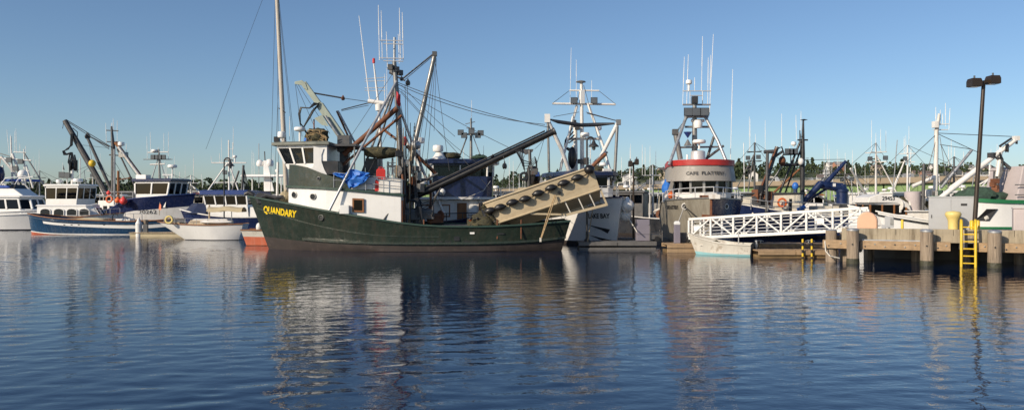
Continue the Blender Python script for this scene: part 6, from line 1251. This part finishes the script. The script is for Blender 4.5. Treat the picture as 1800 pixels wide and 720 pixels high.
# green trimmed boat
T = Thing('fishing_boat', 'white steel boat with green trim, square grey tank and white knuckle crane', 'fishing boat', (29.5, 45.4, 0), 180)
h = Hull(T, -6, 5.6, 4.6, [(0, 2.8), (.5, 2.75), (.8, 2.8), (1, 3.0)], fbow=.3, nbow=3.2, nwl=2.4, wl=.95); hull_set(T, h, 'bottom_red', 'white_clean', .3, .7, 'trim_green')
MAT['bright_green'] = None; pm('bright_green', (.02, .16, .06), .4, var=.1)
h.rail('sheer_band', 'bright_green', lambda u: h.sheer(u)-.05, .1, .2, .03); h.rail('rub_rail', 'bright_green', lambda u: 1.3, .1, .12, .03)
fp = [(1722, 388), (1737, 367), (1753, 367), (1741, 388)]
def onh(px, py, off): 
    q = T.m.inverted() @ W(px, py, 43.2); return h.surf(q.x, q.z, 1, off)
MB().loft([[onh(a, b, -.02) for a, b in fp], [onh(a, b, .06) for a, b in fp]]).build('freeing_port', 'black', T); blob(T, 'net_in_port', onh(1737, 383, .05), (.12, .07, .12), 'rope_white', 10, 6, .5, 4)
q = T.m.inverted() @ W(1795, 350, 45.4)
MB().loft([ring(T, [(q.x+.95+.45, -1.6), (q.x+1.4, 1.6), (q.x-2.2, 1.6), (q.x-2.2, -1.6)], 2.2), ring(T, [(q.x+.85, -1.5), (q.x+.85, 1.5), (q.x-2.2, 1.5), (q.x-2.2, -1.5)], 4.7)]).build('insulated_tank', 'pinkish', T, bevel=.05)
for z in (3.1, 3.65): MB().tube([T.L(q.x+1.45, 1.75, z), T.L(q.x-2.2, 1.75, z)], .03, 6).build('tank_rail', 'steel', T)
for x in (.9, -.3, -1.5): MB().tube([T.L(q.x+x, 1.75, 2.2), T.L(q.x+x, 1.75, 3.65)], .03, 6).build('tank_rail_post', 'steel', T)
d = 45
px_tubes(T, [('crane_boom', [(1648, 352, d), (1700, 311, d), (1786, 245, d)], [.15, .16, .12], 'white'), ('crane_boom_rail', [(1668, 330, d+.1), (1782, 246, d+.1)], .05, 'white'), ('crane_ram', [(1757, 257, d-.1), (1778, 243, d-.1)], .06, 'black_steel'), ('crane_strut', [(1753, 310, d), (1760, 258, d)], .11, 'white'), ('crane_arm', [(1744, 270, d), (1776, 296, d)], .1, 'steel_dark'), ('crane_post', [(1748, 350, d+.2), (1751, 300, d+.2)], .14, 'steel_dark')])
MB().box(W(1786, 243, d), (.3, .25, .25)).build('crane_tip', 'white', T); block(T, W(1787, 250, d), .12); block(T, W(1770, 262, d-.1), .2); box(T, 'crane_knuckle', W(1744, 273, d), (.4, .35, .3), 'black_steel', rz=30)
for k in range(4): MB().tube([W(1757, 268+3*k, d-.2), W(1763, 280, d-.2), W(1760+k, 300, d-.2), W(1753, 318+2*k, d-.2), W(1749, 330, d-.2)], .04, 5).build('hydraulic_hose', 'hose', T, smooth=60)
for k in range(6): MB().box(W(1748+rg.uniform(-4, 6), 318+6*k, d-.1), (.35, .3, .25), rz=20*k).build('crane_valve', rg.choice(['steel_dark', 'rust', 'black_steel']), T)
blob(T, 'green_net', W(1712, 345, d), (1.0, .9, .5), 'net_green', 18, 10, .4, 4); blob(T, 'green_net', W(1738, 348, d+.3), (.9, .8, .5), 'net_green', 18, 10, .3, 7)
for k in range(4): tube(T, 'net_frame', [W(1694+15*k, 352, d), W(1694+15*k, 332, d)], .03, 'steel')
tube(T, 'net_frame', [W(1694, 332, d), W(1739, 333, d)], .03, 'steel')
wire(T, W(1712, 300, d), W(1806, 300, d), .015)
# ---------------------------------------------------------------- farther boats of the marina
def far_boat(lab, px, d, yaw, L_, hullm, wallm, roofm, hm=5.0, side=1, seed=1, name='fishing_boat', boom=True, lights=True):
    rg = random.Random(seed); x = (px-900)/FPX*d; T = Thing(name, lab, 'fishing boat', (x, d, 0), yaw)
    h = Hull(T, -L_*.52, L_*.48, L_*.31, [(0, 1.4), (.45, 1.4), (.75, 1.8), (1, 2.5)], wl=.9); hull_set(T, h, 'bottom_red', hullm, .18, .4, 'white')
    a = L_*.16; wheelhouse(T, [(a+1.2, -1.1), (a+1.2, 1.1), (a-1.6, 1.25), (a-1.6, -1.25)], [(a+1.4, -1.1), (a+1.4, 1.1), (a-1.6, 1.25), (a-1.6, -1.25)], 1.2, 2.6, 3.3, 3.45, [3, 3, 0, 3], wallm, roofm, .2, .14, glassm='glass_dark')
    m0, m1 = T.L(a-2.2, 0, .9), T.L(a-2.2, 0, hm+2.2); mm = rg.choice(['white', 'white_rusty', 'galvanised', 'steel_dark'])
    tube(T, 'mast', [m0, m1], [.13, .07], mm, 8)
    for z in (hm+.4, hm+1.3): tube(T, 'cross_arm', [T.L(a-2.2, -1.1, z), T.L(a-2.2, 1.1, z)], .045, mm); tube(T, 'cross_arm', [T.L(a-2.9, 0, z), T.L(a-1.4, 0, z)], .045, mm)
    for s_ in (-1, 1):
        tube(T, 'mast_leg', [T.L(a-.6, s_*1.1, 3.4), T.L(a-2.1, 0, hm+1)], .06, mm); tube(T, 'trolling_pole', [T.L(a-2.2, s_*1.5, 1.2), T.L(a-2.4, s_*rg.uniform(1.4, 2.6), hm+rg.uniform(0, 2.5))], [.06, .035], rg.choice(['white', 'galvanised', 'galvanised']))
        if lights: flood(T, T.L(a-2.0, s_*.8, hm+.75), 180, .4)
    if boom: tube(T, 'boom', [T.L(a-2.2, 0, 1.9), T.L(-L_*.42, rg.uniform(-.6, .6), hm*.95)], [.13, .1], rg.choice(['rust', 'white_rusty', 'steel', 'wood_trim'])); wire(T, T.L(-L_*.42, 0, hm*.95), m1, .02)
    for k in range(4): whip(T, T.L(a-2.2+rg.uniform(-.6, .8), rg.uniform(-1, 1), hm+1.3), rg.uniform(1.2, 3.6), (0, 0), .024)
    wire(T, m1, T.L(L_*.46, 0, 2.5), .02); wire(T, m1, T.L(-L_*.5, 0, 1.5), .02); radome(T, T.L(a, 0, 3.62), .28, .25, .25)
    blob(T, 'net_reel', T.L(-L_*.25, 0, 1.6), (.6, .8, .6), rg.choice(['net', 'net_green', 'steel_dark']), 12, 8, .25, seed); box(T, 'deck_bin', T.L(-L_*.38, .4, 1.5), (.9, .9, .8), rg.choice(['white', 'cream', 'blue_paint', 'steel_dark'])); winch(T, T.L(-L_*.1, 0, 1.7), .35, .9, yaw+90, rg.choice(['steel_dark', 'rust']))
    return T
for a in (
    ('grey boat with twin floodlights on a white lattice mast behind the cream deckhouse', 1322, 76, 200, 12, 'hull_dark', 'white', 'white', 6.2),
    ('dark boat with rusty boom between the white bow and the grey bow', 1138, 66, 160, 11, 'hull_dark', 'steel_dark', 'steel_dark', 3.6),
    ('dark hulled boat low behind the slim bronze lamp', 1112, 78, 20, 12, 'hull_dark', 'cream', 'white', 3.8),
    ('small white boat with bright blue roof behind the gangway head', 1508, 105, 180, 8, 'white', 'white', 'canvas_blue', 2.6),
    ('white troller with tall poles behind the peach cabinet', 1545, 74, 30, 11, 'white', 'white', 'white', 6.0),
    ('cream troller with wooden poles behind the numbered white boat', 1590, 84, 150, 12, 'white', 'cream', 'wood_trim', 6.5),
    ('grey hulled troller between the white mast and the grey cabinet', 1672, 70, 190, 12, 'hull_dark', 'white', 'steel_dark', 4.5),
    ('white gillnetter with a wood roof far beyond the dark blue crane', 1448, 92, 170, 12, 'white', 'white', 'wood_trim', 4.6),
    ('navy hulled boat with white roof just beyond the dark blue crane', 1492, 80, 10, 11, 'navy', 'white', 'white', 4.2),
    ('teal hulled boat beyond the green trimmed boat with a low mast', 1730, 66, 175, 11, 'hull_teal', 'white', 'white', 3.6),
    ('white boat with grey roof seen under the hanging power block', 905, 70, 200, 11, 'white', 'white', 'steel', 2.2),
    ('cream boat with dark roof behind the blue roofed boat and the yacht domes', 340, 92, 10, 12, 'white', 'cream', 'steel_dark', 3.6),
    ('white boat with green net reel behind the blue banded seiner wheelhouse', 300, 98, 175, 13, 'white', 'white', 'white', 4.0),
    ('dark boat with cream cabin between the seiner crane and gillnetter', 165, 98, 10, 13, 'hull_dark', 'cream', 'white', 5.2),
    ('white boat with steel roof far behind the white-masted trawler', 70, 104, 170, 14, 'white', 'white', 'steel', 4.6),
): far_boat(*a, seed=len(a[0])*3+int(a[1]))
# warehouse with a magenta wall on the far bank
T = Thing('warehouse', 'long dark roofed warehouse with a magenta wall panel beyond the boats', 'building', W(360, 352, 260)); c = W(352, 355, 262); c.z = 3.2
MB().box((c.x-8, 264, 2.9), (40, 10, 5.8)).build('wall', 'hull_dark', T); MB().box((c.x-8, 264, 6.0), (41, 11, .5)).build('roof', 'roof_grey', T); MB().box((W(363, 0, 258.9).x, 258.9, 4.6), (8.6, .2, 2.6)).build('painted_panel', 'magenta', T); MB().box((W(352, 0, 256).x, 256, 1.6), (24, 3, 2.4)).build('loading_bay', 'wall_white', T)
for k in range(6): MB().box((W(352, 0, 254.4).x-10+4*k, 254.45, 1.7), (1.6, .1, 1.4)).build('window', 'window_dark', T)
MB().box((c.x-8, 262, -.2), (60, 20, 1.2)).build('far_quay', 'concrete', kind='structure')
# street lamps on the bridge
for t in (20, 62, 104, 146, 185):
    T = Thing('street_lamp', 'grey street lamp with curved arm on the road bridge', 'lamp post', br(t, -5.4, 8.3), group='street lamps along the bridge')
    p = br(t, -5.4, 8.3); MB().tube([p, p+V((0, 0, 6.5)), p+V((.5, .3, 7.3)), p+V((1.8, .9, 7.6))], [.1, .08, .06, .05], 6).build('post', 'galvanised', T, smooth=50); MB().box(p+V((2.0, 1.0, 7.58)), (.8, .35, .16), rz=25).build('lamp_head', 'galvanised', T)
